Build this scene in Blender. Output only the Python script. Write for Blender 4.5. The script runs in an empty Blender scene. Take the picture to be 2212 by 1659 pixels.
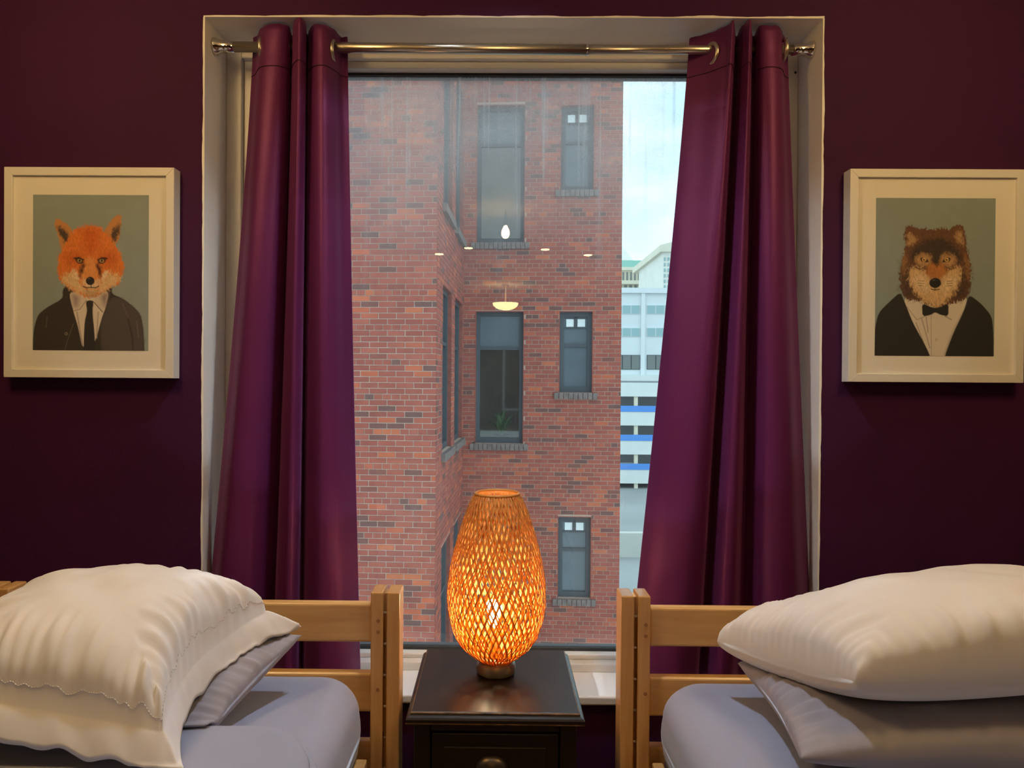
import bpy, bmesh, math, random
import numpy as np
from mathutils import Vector, Matrix, noise as mnoise
random.seed(7); np.random.seed(7)
C = bpy.context.scene.collection
R = math.radians

# ------------------------------------------------------------------ camera
W, H, F = 2212, 1659, 1530.0
PX = 1062.0                                   # optical centre column (the photo is cropped a little off centre)
CAM = Vector((0, 0, 1.48))
cam_rot = Matrix.Rotation(R(0.5), 3, 'Z') @ Matrix.Rotation(R(90 - 0.36), 3, 'X') @ Matrix.Rotation(R(0.40), 3, 'Z')
cd = bpy.data.cameras.new('camera'); cd.sensor_width = 36; cd.lens = F / W * 36; cd.shift_x = (W/2 - PX)/W; cd.clip_end = 600; cd.clip_start = 0.05
cam = bpy.data.objects.new('camera', cd); C.objects.link(cam)
cam.matrix_world = Matrix.Translation(CAM) @ cam_rot.to_4x4()
bpy.context.scene.camera = cam

def at(px, py, Y):
    """the point seen at pixel (px, py) on the plane at world depth Y"""
    d = cam_rot @ Vector(((px - PX)/F, -(py - H/2)/F, -1.0))
    return CAM + d * ((Y - CAM.y) / d.y)
def X_at(px, z, Y):
    py = 820 - (z - 1.48) * F / Y
    p = at(px, py, Y)
    py += (p.z - z) * F / Y
    return at(px, py, Y).x

# ------------------------------------------------------------------ world, portal, exposure
vs = bpy.context.scene.view_settings
vs.view_transform = 'Standard'; vs.look = 'None'; vs.gamma = 1.0; vs.use_curve_mapping = False
vs.exposure = 1.9
SKY = 1.35
world = bpy.data.worlds.new('sky'); bpy.context.scene.world = world
world.use_nodes = True
nt = world.node_tree; nt.nodes.clear()
def N(t, kind, **kw):
    n = t.nodes.new(kind)
    for k, v in kw.items():
        if k in n.inputs.keys(): n.inputs[k].default_value = v
        else: setattr(n, k, v)
    return n
tc = N(nt, 'ShaderNodeTexCoord')
mp = N(nt, 'ShaderNodeMapping'); mp.inputs['Scale'].default_value = (1.0, 1.0, 2.6); mp.inputs['Location'].default_value = (0.3, 0.1, 0.45)
nz = N(nt, 'ShaderNodeTexNoise', Scale=3.2, Detail=6.0, Roughness=0.55)
cr = N(nt, 'ShaderNodeValToRGB')
cr.color_ramp.elements[0].position = 0.36; cr.color_ramp.elements[0].color = (0.16, 0.30, 0.37, 1)
cr.color_ramp.elements[1].position = 0.60; cr.color_ramp.elements[1].color = (0.34, 0.41, 0.43, 1)
sx = N(nt, 'ShaderNodeSeparateXYZ'); el = N(nt, 'ShaderNodeMapRange'); el.inputs['From Min'].default_value = 0.0; el.inputs['From Max'].default_value = 0.42
el.inputs['To Min'].default_value = 0.85; el.inputs['To Max'].default_value = 0.0
hz = N(nt, 'ShaderNodeMix', data_type='RGBA'); hz.inputs[7].default_value = (0.25, 0.35, 0.385, 1)
bg = N(nt, 'ShaderNodeBackground', Strength=SKY); wo = N(nt, 'ShaderNodeOutputWorld')
L = nt.links.new
L(tc.outputs['Generated'], mp.inputs['Vector']); L(mp.outputs['Vector'], nz.inputs['Vector'])
L(nz.outputs['Fac'], cr.inputs['Fac']); L(tc.outputs['Generated'], sx.inputs[0]); L(sx.outputs['Z'], el.inputs['Value']); L(el.outputs[0], hz.inputs[0]); L(cr.outputs['Color'], hz.inputs[6]); L(hz.outputs[2], bg.inputs['Color']); L(bg.outputs['Background'], wo.inputs['Surface'])

pl = bpy.data.lights.new('window_portal', 'AREA'); pl.shape = 'RECTANGLE'; pl.size = 1.8; pl.size_y = 2.05
pl.cycles.is_portal = True
po = bpy.data.objects.new('window_portal', pl); C.objects.link(po)
po.location = (0, 2.40, 1.53); po.rotation_euler = (R(-90), 0, 0)   # faces the room

# ------------------------------------------------------------------ materials
MATS = {}
def _base(name):
    m = bpy.data.materials.new(name); m.use_nodes = True
    t = m.node_tree; b = t.nodes['Principled BSDF']; MATS[name] = m
    return m, t, b
def col4(c): return (c[0], c[1], c[2], 1.0)
def mat(name, col, rough=0.6, metal=0.0, var=0.0, scale=8.0, stretch=(1, 1, 1), bump=0.0, bscale=None, sheen=0.0, spec=None, coat=0.0, col2=None, detail=4.0, bstretch=None):
    m, t, b = _base(name)
    b.inputs['Base Color'].default_value = col4(col); b.inputs['Roughness'].default_value = rough
    b.inputs['Metallic'].default_value = metal
    if spec is not None: b.inputs['Specular IOR Level'].default_value = spec
    if sheen: b.inputs['Sheen Weight'].default_value = sheen; b.inputs['Sheen Roughness'].default_value = 0.4
    if coat: b.inputs['Coat Weight'].default_value = coat; b.inputs['Coat Roughness'].default_value = 0.15
    tcn = N(t, 'ShaderNodeTexCoord')
    if var or col2:
        mpn = N(t, 'ShaderNodeMapping'); mpn.inputs['Scale'].default_value = stretch
        n = N(t, 'ShaderNodeTexNoise', Scale=scale, Detail=detail)
        r = N(t, 'ShaderNodeValToRGB'); r.color_ramp.elements[0].position = 0.3; r.color_ramp.elements[1].position = 0.7
        c2 = col2 if col2 else [c * (1 + var) for c in col]
        c1 = col if col2 else [c * (1 - var) for c in col]
        r.color_ramp.elements[0].color = col4(c1); r.color_ramp.elements[1].color = col4(c2)
        t.links.new(tcn.outputs['Object'], mpn.inputs['Vector']); t.links.new(mpn.outputs['Vector'], n.inputs['Vector'])
        t.links.new(n.outputs['Fac'], r.inputs['Fac']); t.links.new(r.outputs['Color'], b.inputs['Base Color'])
    if bump:
        mb = N(t, 'ShaderNodeMapping'); mb.inputs['Scale'].default_value = bstretch or (1, 1, 1)
        n2 = N(t, 'ShaderNodeTexNoise', Scale=bscale or scale * 6, Detail=3.0)
        bn = N(t, 'ShaderNodeBump', Strength=bump, Distance=0.01)
        t.links.new(tcn.outputs['Object'], mb.inputs['Vector']); t.links.new(mb.outputs['Vector'], n2.inputs['Vector'])
        t.links.new(n2.outputs['Fac'], bn.inputs['Height']); t.links.new(bn.outputs['Normal'], b.inputs['Normal'])
    return m
def emit(name, col, strength):
    m = bpy.data.materials.new(name); m.use_nodes = True; t = m.node_tree; t.nodes.clear()
    e = N(t, 'ShaderNodeEmission', Strength=strength); e.inputs['Color'].default_value = col4(col)
    o = N(t, 'ShaderNodeOutputMaterial'); t.links.new(e.outputs[0], o.inputs['Surface']); MATS[name] = m
    return m

mat('plum_paint', (0.052, 0.0085, 0.050), 0.75, spec=0.2, var=0.10, scale=2.5, bump=0.10, bscale=90)
mat('white_plaster', (0.86, 0.85, 0.81), 0.55, var=0.04, scale=4, bump=0.08, bscale=40)
mat('white_frame', (0.78, 0.78, 0.76), 0.38)
mat('sill_paint', (0.88, 0.88, 0.87), 0.35, var=0.03, scale=6)
mat('ceiling_paint', (0.70, 0.66, 0.60), 0.8)
mat('floor_wood', (0.20, 0.10, 0.05), 0.45, var=0.25, scale=3, stretch=(12, 0.8, 1))
mat('gasket', (0.035, 0.04, 0.045), 0.6)
mat('nickel', (0.62, 0.56, 0.46), 0.30, metal=1.0)
mat('chrome', (0.80, 0.78, 0.74), 0.10, metal=1.0)
mat('curtain_cloth', (0.100, 0.014, 0.075), 0.46, var=0.06, scale=3, sheen=0.3, bump=0.10, bscale=420, spec=0.7)
MATS['curtain_cloth'].node_tree.nodes['Principled BSDF'].inputs['Specular Tint'].default_value = (0.95, 0.35, 0.80, 1)
MATS['curtain_cloth'].node_tree.nodes['Principled BSDF'].inputs['Sheen Tint'].default_value = (0.75, 0.25, 0.6, 1)
mat('curtain_seam', (0.035, 0.006, 0.026), 0.8)
mat('frame_white', (0.78, 0.76, 0.70), 0.40)
mat('mat_board', (0.80, 0.77, 0.69), 0.85, bump=0.05, bscale=300)
mat('birch_v', (0.74, 0.45, 0.18), 0.38, col2=(0.60, 0.32, 0.11), scale=5, stretch=(9, 9, 0.8), coat=0.25, bump=0.03, bscale=60, bstretch=(6, 6, 0.5))
mat('birch_h', (0.76, 0.47, 0.18), 0.38, col2=(0.62, 0.34, 0.115), scale=5, stretch=(0.8, 9, 9), coat=0.25, bump=0.03, bscale=60, bstretch=(0.5, 6, 6))
mat('dowel', (0.36, 0.17, 0.06), 0.5)
mat('pin_metal', (0.7, 0.66, 0.58), 0.35, metal=1.0)
mat('white_cotton', (0.80, 0.78, 0.78), 0.80, var=0.015, scale=6, sheen=0.12, bump=0.10, bscale=9)
mat('grey_cotton', (0.33, 0.325, 0.40), 0.75, var=0.03, scale=8, sheen=0.15, bump=0.10, bscale=10)
mat('grey_sheet', (0.32, 0.355, 0.50), 0.72, var=0.02, scale=8, sheen=0.15, bump=0.12, bscale=7, bstretch=(3, 0.8, 1))
mat('dark_wood', (0.007, 0.004, 0.0035), 0.38, col2=(0.013, 0.007, 0.006), scale=4, stretch=(0.7, 8, 3), coat=0.1, bump=0.03, bscale=40, bstretch=(1, 8, 1))
mat('worn_edge', (0.24, 0.13, 0.05), 0.45, col2=(0.03, 0.016, 0.01), scale=30)
mat('pull_bronze', (0.10, 0.075, 0.05), 0.35, metal=0.9)
mat('brass_base', (0.42, 0.36, 0.25), 0.42, metal=0.75, var=0.2, scale=30)
mat('bed_dark', (0.03, 0.02, 0.02), 0.7)
mat('mortar', (0.48, 0.31, 0.24), 0.95, var=0.12, scale=14, bump=0.3, bscale=90)
mat('brick_reveal', (0.27, 0.066, 0.044), 0.9, var=0.25, scale=12)
mat('dark_sill', (0.19, 0.14, 0.125), 0.9, var=0.3, scale=20, bump=0.3)
mat('slate_frame', (0.070, 0.080, 0.090), 0.6, spec=0.2)
mat('inside_brown', (0.56, 0.45, 0.30), 0.9, var=0.3, scale=1.2)
mat('leaf_green', (0.20, 0.38, 0.12), 0.5, var=0.4, scale=4)
mat('pot_dark', (0.05, 0.05, 0.06), 0.5)
mat('transom_sky_glint', (0.82, 0.86, 0.86), 0.35)  # sky reflected in the small upper panes, painted in as white
mat('office_white', (0.66, 0.69, 0.70), 0.7, var=0.03, scale=0.3)
mat('deck_white', (0.68, 0.70, 0.67), 0.8, var=0.04, scale=0.5)
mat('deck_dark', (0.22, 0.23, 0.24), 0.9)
mat('deck_column', (0.70, 0.64, 0.50), 0.8)
mat('rail_blue', (0.07, 0.25, 0.68), 0.5)
mat('office_glass', (0.26, 0.40, 0.41), 0.15)
mat('office_glass_dark', (0.14, 0.15, 0.14), 0.2)
mat('tower_stone', (0.72, 0.66, 0.52), 0.85, var=0.05, scale=0.4)
mat('tower_pale', (0.76, 0.73, 0.66), 0.85, var=0.05, scale=0.4)
mat('copper_green', (0.22, 0.46, 0.38), 0.7)
mat('street', (0.28, 0.28, 0.27), 0.9, var=0.1, scale=0.2)
mat('concrete_wall', (0.50, 0.49, 0.44), 0.9, var=0.08, scale=0.6)
mat('car_paint', (0.75, 0.77, 0.78), 0.25)
mat('hedge', (0.12, 0.20, 0.07), 0.9, var=0.4, scale=2)
mat('lamp_metal', (0.3, 0.28, 0.25), 0.4, metal=1.0)
WARM = (1.0, 0.57, 0.21)
COOL = (0.80, 0.90, 1.0)
emit('bulb_glow', (1.0, 0.80, 0.46), 60.0)
emit('pendant_glow', (1.0, 0.58, 0.22), 36.0)
emit('bowl_glow', (1.0, 0.70, 0.30), 4.6)
emit('spot_glow', (1.0, 0.60, 0.18), 14.0)

# bamboo: diffuse + translucent strips
m, t, b = _base('bamboo')
b.inputs['Base Color'].default_value = (0.60, 0.29, 0.065, 1); b.inputs['Roughness'].default_value = 0.5
tr = N(t, 'ShaderNodeBsdfTranslucent'); tr.inputs['Color'].default_value = (0.86, 0.41, 0.065, 1)
mx = N(t, 'ShaderNodeMixShader', Fac=0.38)
t.links.new(b.outputs[0], mx.inputs[1]); t.links.new(tr.outputs[0], mx.inputs[2])
t.links.new(mx.outputs[0], t.nodes['Material Output'].inputs['Surface'])

# brick: colour per piece
def brick_mat(name, island):
    m, t, b = _base(name)
    b.inputs['Roughness'].default_value = 0.9
    src = N(t, 'ShaderNodeNewGeometry').outputs['Random Per Island'] if island else N(t, 'ShaderNodeObjectInfo').outputs['Random']
    r = N(t, 'ShaderNodeValToRGB'); r.color_ramp.interpolation = 'LINEAR'
    els = [(0.0, (0.15, 0.062, 0.050)), (0.07, (0.18, 0.062, 0.047)), (0.13, (0.30, 0.065, 0.042)), (0.55, (0.34, 0.075, 0.047)), (0.88, (0.38, 0.087, 0.053)), (0.95, (0.47, 0.097, 0.041)), (1.0, (0.50, 0.120, 0.047))]
    r.color_ramp.elements[0].position = 0; r.color_ramp.elements[0].color = col4(els[0][1])
    r.color_ramp.elements[1].position = 1; r.color_ramp.elements[1].color = col4(els[-1][1])
    for p, c in els[1:-1]:
        e = r.color_ramp.elements.new(p); e.color = col4(c)
    g = N(t, 'ShaderNodeNewGeometry')
    n = N(t, 'ShaderNodeTexNoise', Scale=9.0, Detail=5.0)
    mr = N(t, 'ShaderNodeMapRange'); mr.inputs['To Min'].default_value = 0.72; mr.inputs['To Max'].default_value = 1.25
    mc = N(t, 'ShaderNodeMix', data_type='RGBA', blend_type='MULTIPLY'); mc.inputs['Factor'].default_value = 1.0
    t.links.new(g.outputs['Position'], n.inputs['Vector']); t.links.new(n.outputs['Fac'], mr.inputs['Value'])
    t.links.new(src, r.inputs['Fac']); t.links.new(r.outputs['Color'], mc.inputs[6]); t.links.new(mr.outputs['Result'], mc.inputs[7])
    t.links.new(mc.outputs[2], b.inputs['Base Color'])
brick_mat('brick_single', False); brick_mat('brick_many', True)

# window glass with dust and dried rain streaks
def dirty_glass(name, dirt, zmax, zmin):
    m = bpy.data.materials.new(name); m.use_nodes = True; t = m.node_tree; t.nodes.clear(); MATS[name] = m
    g = N(t, 'ShaderNodeNewGeometry'); sp = N(t, 'ShaderNodeSeparateXYZ'); t.links.new(g.outputs['Position'], sp.inputs[0])
    mp1 = N(t, 'ShaderNodeMapping'); mp1.inputs['Scale'].default_value = (38, 1, 0.9)
    st = N(t, 'ShaderNodeTexNoise', Scale=1.0, Detail=4.0, Roughness=0.6)
    cl = N(t, 'ShaderNodeTexNoise', Scale=2.6, Detail=6.0, Roughness=0.65)
    fine = N(t, 'ShaderNodeTexNoise', Scale=230.0, Detail=2.0)
    t.links.new(g.outputs['Position'], mp1.inputs[0]); t.links.new(mp1.outputs[0], st.inputs['Vector'])
    t.links.new(g.outputs['Position'], cl.inputs['Vector']); t.links.new(g.outputs['Position'], fine.inputs['Vector'])
    top = N(t, 'ShaderNodeMapRange', interpolation_type='SMOOTHSTEP')        # dust gathers under the head of the sash
    top.inputs['From Min'].default_value = zmax - 0.80; top.inputs['From Max'].default_value = zmax
    top.inputs['To Min'].default_value = 0.30; top.inputs['To Max'].default_value = 3.6
    t.links.new(sp.outputs['Z'], top.inputs['Value'])
    def mth(op, a, b2):
        n = N(t, 'ShaderNodeMath', operation=op)
        for i, v in enumerate((a, b2)):
            if isinstance(v, (int, float)): n.inputs[i].default_value = v
            else: t.links.new(v, n.inputs[i])
        return n.outputs[0]
    sr = N(t, 'ShaderNodeMapRange', interpolation_type='SMOOTHSTEP'); sr.inputs['From Min'].default_value = 0.55; sr.inputs['From Max'].default_value = 0.78
    t.links.new(st.outputs['Fac'], sr.inputs['Value'])
    c1 = mth('ADD', mth('MULTIPLY', sr.outputs[0], 0.55), mth('MULTIPLY', cl.outputs['Fac'], 1.0))
    c2 = mth('MULTIPLY', c1, mth('ADD', mth('MULTIPLY', fine.outputs['Fac'], 0.9), 0.55))
    msk = mth('MULTIPLY', mth('MULTIPLY', c2, top.outputs[0]), dirt)
    tp = N(t, 'ShaderNodeBsdfTransparent'); tp.inputs['Color'].default_value = (0.985, 0.99, 0.99, 1)
    tl = N(t, 'ShaderNodeBsdfTranslucent'); tl.inputs['Color'].default_value = (0.86, 0.92, 0.96, 1)
    df = N(t, 'ShaderNodeBsdfDiffuse'); df.inputs['Color'].default_value = (0.6, 0.6, 0.6, 1)
    md = N(t, 'ShaderNodeMixShader', Fac=0.25); t.links.new(tl.outputs[0], md.inputs[1]); t.links.new(df.outputs[0], md.inputs[2])
    m1 = N(t, 'ShaderNodeMixShader'); t.links.new(msk, m1.inputs[0]); t.links.new(tp.outputs[0], m1.inputs[1]); t.links.new(md.outputs[0], m1.inputs[2])
    gl = N(t, 'ShaderNodeBsdfGlossy', Roughness=0.0); gl.inputs['Color'].default_value = (1, 1, 1, 1)
    fr = N(t, 'ShaderNodeFresnel', IOR=1.5)
    m2 = N(t, 'ShaderNodeMixShader'); t.links.new(fr.outputs[0], m2.inputs[0]); t.links.new(m1.outputs[0], m2.inputs[1]); t.links.new(gl.outputs[0], m2.inputs[2])
    o = N(t, 'ShaderNodeOutputMaterial'); t.links.new(m2.outputs[0], o.inputs['Surface'])
dirty_glass('dirty_glass', 0.17, 2.48, 0.6)
def tint_glass(name, tint):
    m = bpy.data.materials.new(name); m.use_nodes = True; t = m.node_tree; t.nodes.clear(); MATS[name] = m
    tp = N(t, 'ShaderNodeBsdfTransparent'); tp.inputs['Color'].default_value = col4(tint)
    gl = N(t, 'ShaderNodeBsdfGlossy', Roughness=0.03); fr = N(t, 'ShaderNodeFresnel', IOR=1.6)
    m2 = N(t, 'ShaderNodeMixShader'); t.links.new(fr.outputs[0], m2.inputs[0]); t.links.new(tp.outputs[0], m2.inputs[1]); t.links.new(gl.outputs[0], m2.inputs[2])
    o = N(t, 'ShaderNodeOutputMaterial'); t.links.new(m2.outputs[0], o.inputs['Surface'])
tint_glass('clear_pane', (0.85, 0.87, 0.86))
mat('side_pane', (0.05, 0.06, 0.07), 0.7, spec=0.0)
mat('blind_pane', (0.095, 0.118, 0.135), 0.25, var=0.10, scale=3)
m, t, b = _base('print_paint')
ca = N(t, 'ShaderNodeVertexColor', layer_name='print'); t.links.new(ca.outputs['Color'], b.inputs['Base Color'])
b.inputs['Roughness'].default_value = 0.75

# ------------------------------------------------------------------ builders
ORG = {}
def mesh_obj(name, verts, faces, m, parent=None, smooth=False, centre=True):
    vsn = [Vector(v) for v in verts]
    if centre:
        lo = Vector([min(v[i] for v in vsn) for i in range(3)]); hi = Vector([max(v[i] for v in vsn) for i in range(3)])
        c = (lo + hi) / 2; c.z = lo.z if parent is None else c.z
    else: c = Vector((0, 0, 0))
    me = bpy.data.meshes.new(name)
    me.from_pydata([tuple(v - c) for v in vsn], [], faces); me.update()
    bm = bmesh.new(); bm.from_mesh(me); bmesh.ops.recalc_face_normals(bm, faces=bm.faces); bm.to_mesh(me); bm.free()
    if smooth: me.polygons.foreach_set('use_smooth', [True] * len(me.polygons))
    me.materials.append(MATS[m])
    o = bpy.data.objects.new(name, me); C.objects.link(o)
    ORG[o.name] = c
    if parent is not None:
        o.parent = parent; o.location = c - ORG[parent.name]
    else: o.location = c
    return o
def empty(name, loc, label, cat, group=None, rotz=0.0, local=False):
    o = bpy.data.objects.new(name, None); C.objects.link(o); o.empty_display_size = 0.1
    o.location = loc; o.rotation_euler = (0, 0, rotz)
    ORG[o.name] = Vector((0, 0, 0)) if local else Vector(loc)
    o['label'] = label; o['category'] = cat
    if group: o['group'] = group
    return o
def tag(o, label, cat, group=None):
    o['label'] = label; o['category'] = cat
    if group: o['group'] = group
    return o
def struct(o): o['kind'] = 'structure'; return o
class MB:
    def __init__(s): s.v = []; s.f = []
    def add(s, v, f):
        k = len(s.v); s.v += [tuple(p) for p in v]; s.f += [tuple(i + k for i in q) for q in f]; return s
    def box(s, x0, x1, y0, y1, z0, z1):
        return s.add([(x0,y0,z0),(x1,y0,z0),(x1,y1,z0),(x0,y1,z0),(x0,y0,z1),(x1,y0,z1),(x1,y1,z1),(x0,y1,z1)],
                     [(0,3,2,1),(4,5,6,7),(0,1,5,4),(1,2,6,5),(2,3,7,6),(3,0,4,7)])
    def bbox(s, x0, x1, y0, y1, z0, z1, bev=0.003, seg=2):
        bm = bmesh.new(); bmesh.ops.create_cube(bm, size=1.0)
        for v in bm.verts: v.co = Vector(((x0+x1)/2 + v.co.x*(x1-x0), (y0+y1)/2 + v.co.y*(y1-y0), (z0+z1)/2 + v.co.z*(z1-z0)))
        bmesh.ops.bevel(bm, geom=bm.edges[:], offset=bev, segments=seg, profile=0.5, affect='EDGES')
        bm.verts.index_update(); s.add([v.co.copy() for v in bm.verts], [[v.index for v in f.verts] for f in bm.faces]); bm.free(); return s
    def tube(s, pts, rad, n=16, caps=True):
        pts = [Vector(p) for p in pts]; k = len(pts)
        if isinstance(rad, (int, float)): rad = [rad]*k
        t0 = (pts[1]-pts[0]).normalized(); ref = Vector((0,0,1)) if abs(t0.z) < 0.9 else Vector((1,0,0))
        vv = []
        for i in range(k):
            tg = (pts[min(i+1,k-1)] - pts[max(i-1,0)]).normalized()
            a = tg.cross(ref).normalized(); b = tg.cross(a).normalized()
            for j in range(n):
                q = 2*math.pi*j/n; vv.append(pts[i] + (a*math.cos(q) + b*math.sin(q))*rad[i])
        ff = [(i*n+j, i*n+(j+1)%n, (i+1)*n+(j+1)%n, (i+1)*n+j) for i in range(k-1) for j in range(n)]
        if caps: ff += [tuple(range(n-1,-1,-1)), tuple((k-1)*n+j for j in range(n))]
        return s.add(vv, ff)
    def lathe(s, prof, c, n=48, closed=False):
        vv = []; k = len(prof)
        for r, z in prof:
            for j in range(n):
                q = 2*math.pi*j/n; vv.append((c[0]+r*math.cos(q), c[1]+r*math.sin(q), c[2]+z))
        ff = [(i*n+j, i*n+(j+1)%n, (i+1)*n+(j+1)%n, (i+1)*n+j) for i in range(k-1) for j in range(n)]
        if not closed: ff += [tuple(range(n-1,-1,-1)), tuple((k-1)*n+j for j in range(n))]
        return s.add(vv, ff)
    def torus(s, c, nrm, R0, r0, n=40, k=10):
        nrm = Vector(nrm).normalized(); a = nrm.cross(Vector((0,0,1))).normalized(); b = nrm.cross(a)
        vv = []
        for i in range(n):
            q = 2*math.pi*i/n; d = a*math.cos(q) + b*math.sin(q)
            for j in range(k):
                p = 2*math.pi*j/k; vv.append(Vector(c) + d*(R0 + r0*math.cos(p)) + nrm*(r0*math.sin(p)))
        ff = [(i*k+j, i*k+(j+1)%k, ((i+1)%n)*k+(j+1)%k, ((i+1)%n)*k+j) for i in range(n) for j in range(k)]
        return s.add(vv, ff)
    def build(s, name, m, parent=None, smooth=False): return mesh_obj(name, s.v, s.f, m, parent, smooth)

# ------------------------------------------------------------------ room shell
YW, YF, YG = 2.10, 2.268, 2.335           # wall face, window-frame face, glass
oL = at(440, 640, YW).x; oR = at(1772, 640, YW).x
oT = at(1106, 38, YW).z; oB = 0.522
RX0, RX1, RY0, CEIL = -3.0, 3.1, -7.6, 2.95
mb = MB(); g = 0.004; YB = 2.372
mb.box(RX0, oL-g, YW, YB, 0, CEIL); mb.box(oR+g, RX1, YW, YB, 0, CEIL)
mb.box(oL-g, oR+g, YW, YB, oT+g, CEIL); mb.box(oL-g, oR+g, YW, YB, 0, oB-g)
struct(mb.build('wall_back', 'plum_paint'))
struct(MB().box(RX0, RX1, RY0, YB, -0.1, 0).build('floor', 'floor_wood'))
struct(MB().box(RX0, RX1, RY0, YB, CEIL, CEIL+0.1).build('ceiling', 'ceiling_paint'))
struct(MB().box(RX0-0.1, RX0, RY0, YB, 0, CEIL).build('wall_left', 'plum_paint'))
struct(MB().box(RX1, RX1+0.1, RY0, YB, 0, CEIL).build('wall_right', 'plum_paint'))
struct(MB().box(RX0, RX1, RY0-0.1, RY0, 0, CEIL).build('wall_front', 'plum_paint'))
# plastered reveal of the window opening, paint edge a little uneven
def wavy_strip(axis, a0, a1, fixed, th, y0, y1, name):
    n = 90; vv = []; ff = []
    for i in range(n+1):
        a = a0 + (a1-a0)*i/n
        e = 0.0025*mnoise.noise(Vector((a*9, fixed*3, 1.3))) + 0.0015*mnoise.noise(Vector((a*40, 2.2, fixed)))
        for (y, off) in ((y0, 0.0), (y0 - 0.001, th+e), (y1, 0.0), (y1, th)):
            p = fixed + off
            vv.append((p, y, a) if axis == 'z' else (a, y, p))
    for i in range(n):
        k = i*4
        ff += [(k, k+4, k+5, k+1), (k, k+2, k+6, k+4), (k+1, k+5, k+7, k+3)]
    return struct(mesh_obj(name, vv, ff, 'white_plaster'))
wavy_strip('z', oB-g, oT, oL, -g-0.001, YW, YB, 'trim_1')
wavy_strip('z', oB-g, oT, oR, g+0.001, YW, YB, 'trim_2')
wavy_strip('x', oL-g, oR+g, oT, g+0.001, YW, YB, 'trim_3')
# window sill board
sz = 0.549
mb = MB(); mb.bbox(oL-g, oR+g, YW-0.020, YB, oB, sz, 0.006, 3)
struct(mb.build('trim_4', 'sill_paint', smooth=False))

# window: frame boards, sash, pane
win = bpy.data.objects.new('window_1', None); C.objects.link(win); win.location = (0, YF, sz); win['kind'] = 'structure'
ORG['window_1'] = Vector((0, YF, sz))
fw = 0.045
gT = 2.478; gB = 0.600
MB().bbox(oL, oL+0.048, YF, YB, sz, oT, 0.003).build('frame_jamb', 'white_frame', win)
MB().bbox(oR-0.048, oR, YF, YB, sz, oT, 0.003).build('frame_jamb', 'white_frame', win)
MB().bbox(oL+0.048, oR-0.048, YF, YB, oT-0.045, oT, 0.003).build('frame_head', 'white_frame', win)
sL, sR = oL+0.048, oR-0.048
MB().bbox(sL, sL+0.030, YF+0.022, YB, sz+0.02, oT-0.045, 0.003).build('sash_stile', 'white_frame', win)
MB().bbox(sR-0.030, sR, YF+0.022, YB, sz+0.02, oT-0.045, 0.003).build('sash_stile', 'white_frame', win)
MB().bbox(sL+0.030, sR-0.030, YF+0.022, YB, gT+0.004, oT-0.045, 0.003).build('sash_rail', 'white_frame', win)
MB().bbox(sL, sR, YF-0.014, YB, sz, sz+0.026, 0.003).build('frame_foot', 'white_frame', win)
MB().bbox(sL+0.030, sR-0.030, YF+0.022, YB, sz+0.026, gB-0.010, 0.004).build('sash_rail', 'white_frame', win)
x0, x1 = sL+0.030, sR-0.030
mb = MB(); mb.box(x0, x1, YG-0.012, YG+0.03, gT-0.004, gT+0.004).box(x0, x1, YG-0.012, YG+0.03, gB-0.010, gB).box(x0, x0+0.006, YG-0.012, YG+0.03, gB, gT-0.004).box(x1-0.006, x1, YG-0.012, YG+0.03, gB, gT-0.004)
mb.build('rubber_seal', 'gasket', win)
MB().box(x0+0.006, x1-0.006, YG, YG+0.004, gB, gT-0.004).build('glass_pane', 'dirty_glass', win)
p = at(1718, 157, YF)
MB().tube([(p.x, YF-0.0015, p.z), (p.x, YF+0.002, p.z)], 0.004, 12).build('screw', 'gasket', win)

# ------------------------------------------------------------------ curtain rod
YR = 2.168
rl = at(466, 101, YR); rr = at(1760, 108, YR); rm = at(1270, 108, YR)
rl.x = oL + 0.001; rr.x = oR - 0.001
rod = empty('curtain_rod', (0, YR, rl.z), 'brushed nickel telescopic curtain rod spanning the window opening', 'curtain rod')
d = (rr - rl)
MB().tube([rl + d*0.03, rm], 0.0155, 24).build('outer_tube', 'nickel', rod, True)
MB().tube([rm, rr - d*0.03], 0.0132, 24).build('inner_tube', 'nickel', rod, True)
MB().tube([rm - d.normalized()*0.006, rm + d.normalized()*0.001], 0.0166, 24).build('tube_collar', 'chrome', rod, True)
for p, s in ((rl, 1), (rr, -1)):
    e = d.normalized()*s; kx = 1.0
    MB().tube([p, p+e*0.006, p+e*0.014, p+e*0.026, p+e*0.034, p+e*0.060], [0.026, 0.026, 0.021, 0.0175, 0.017, 0.0165], 28).build('end_flare', 'chrome', rod, True)

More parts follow.
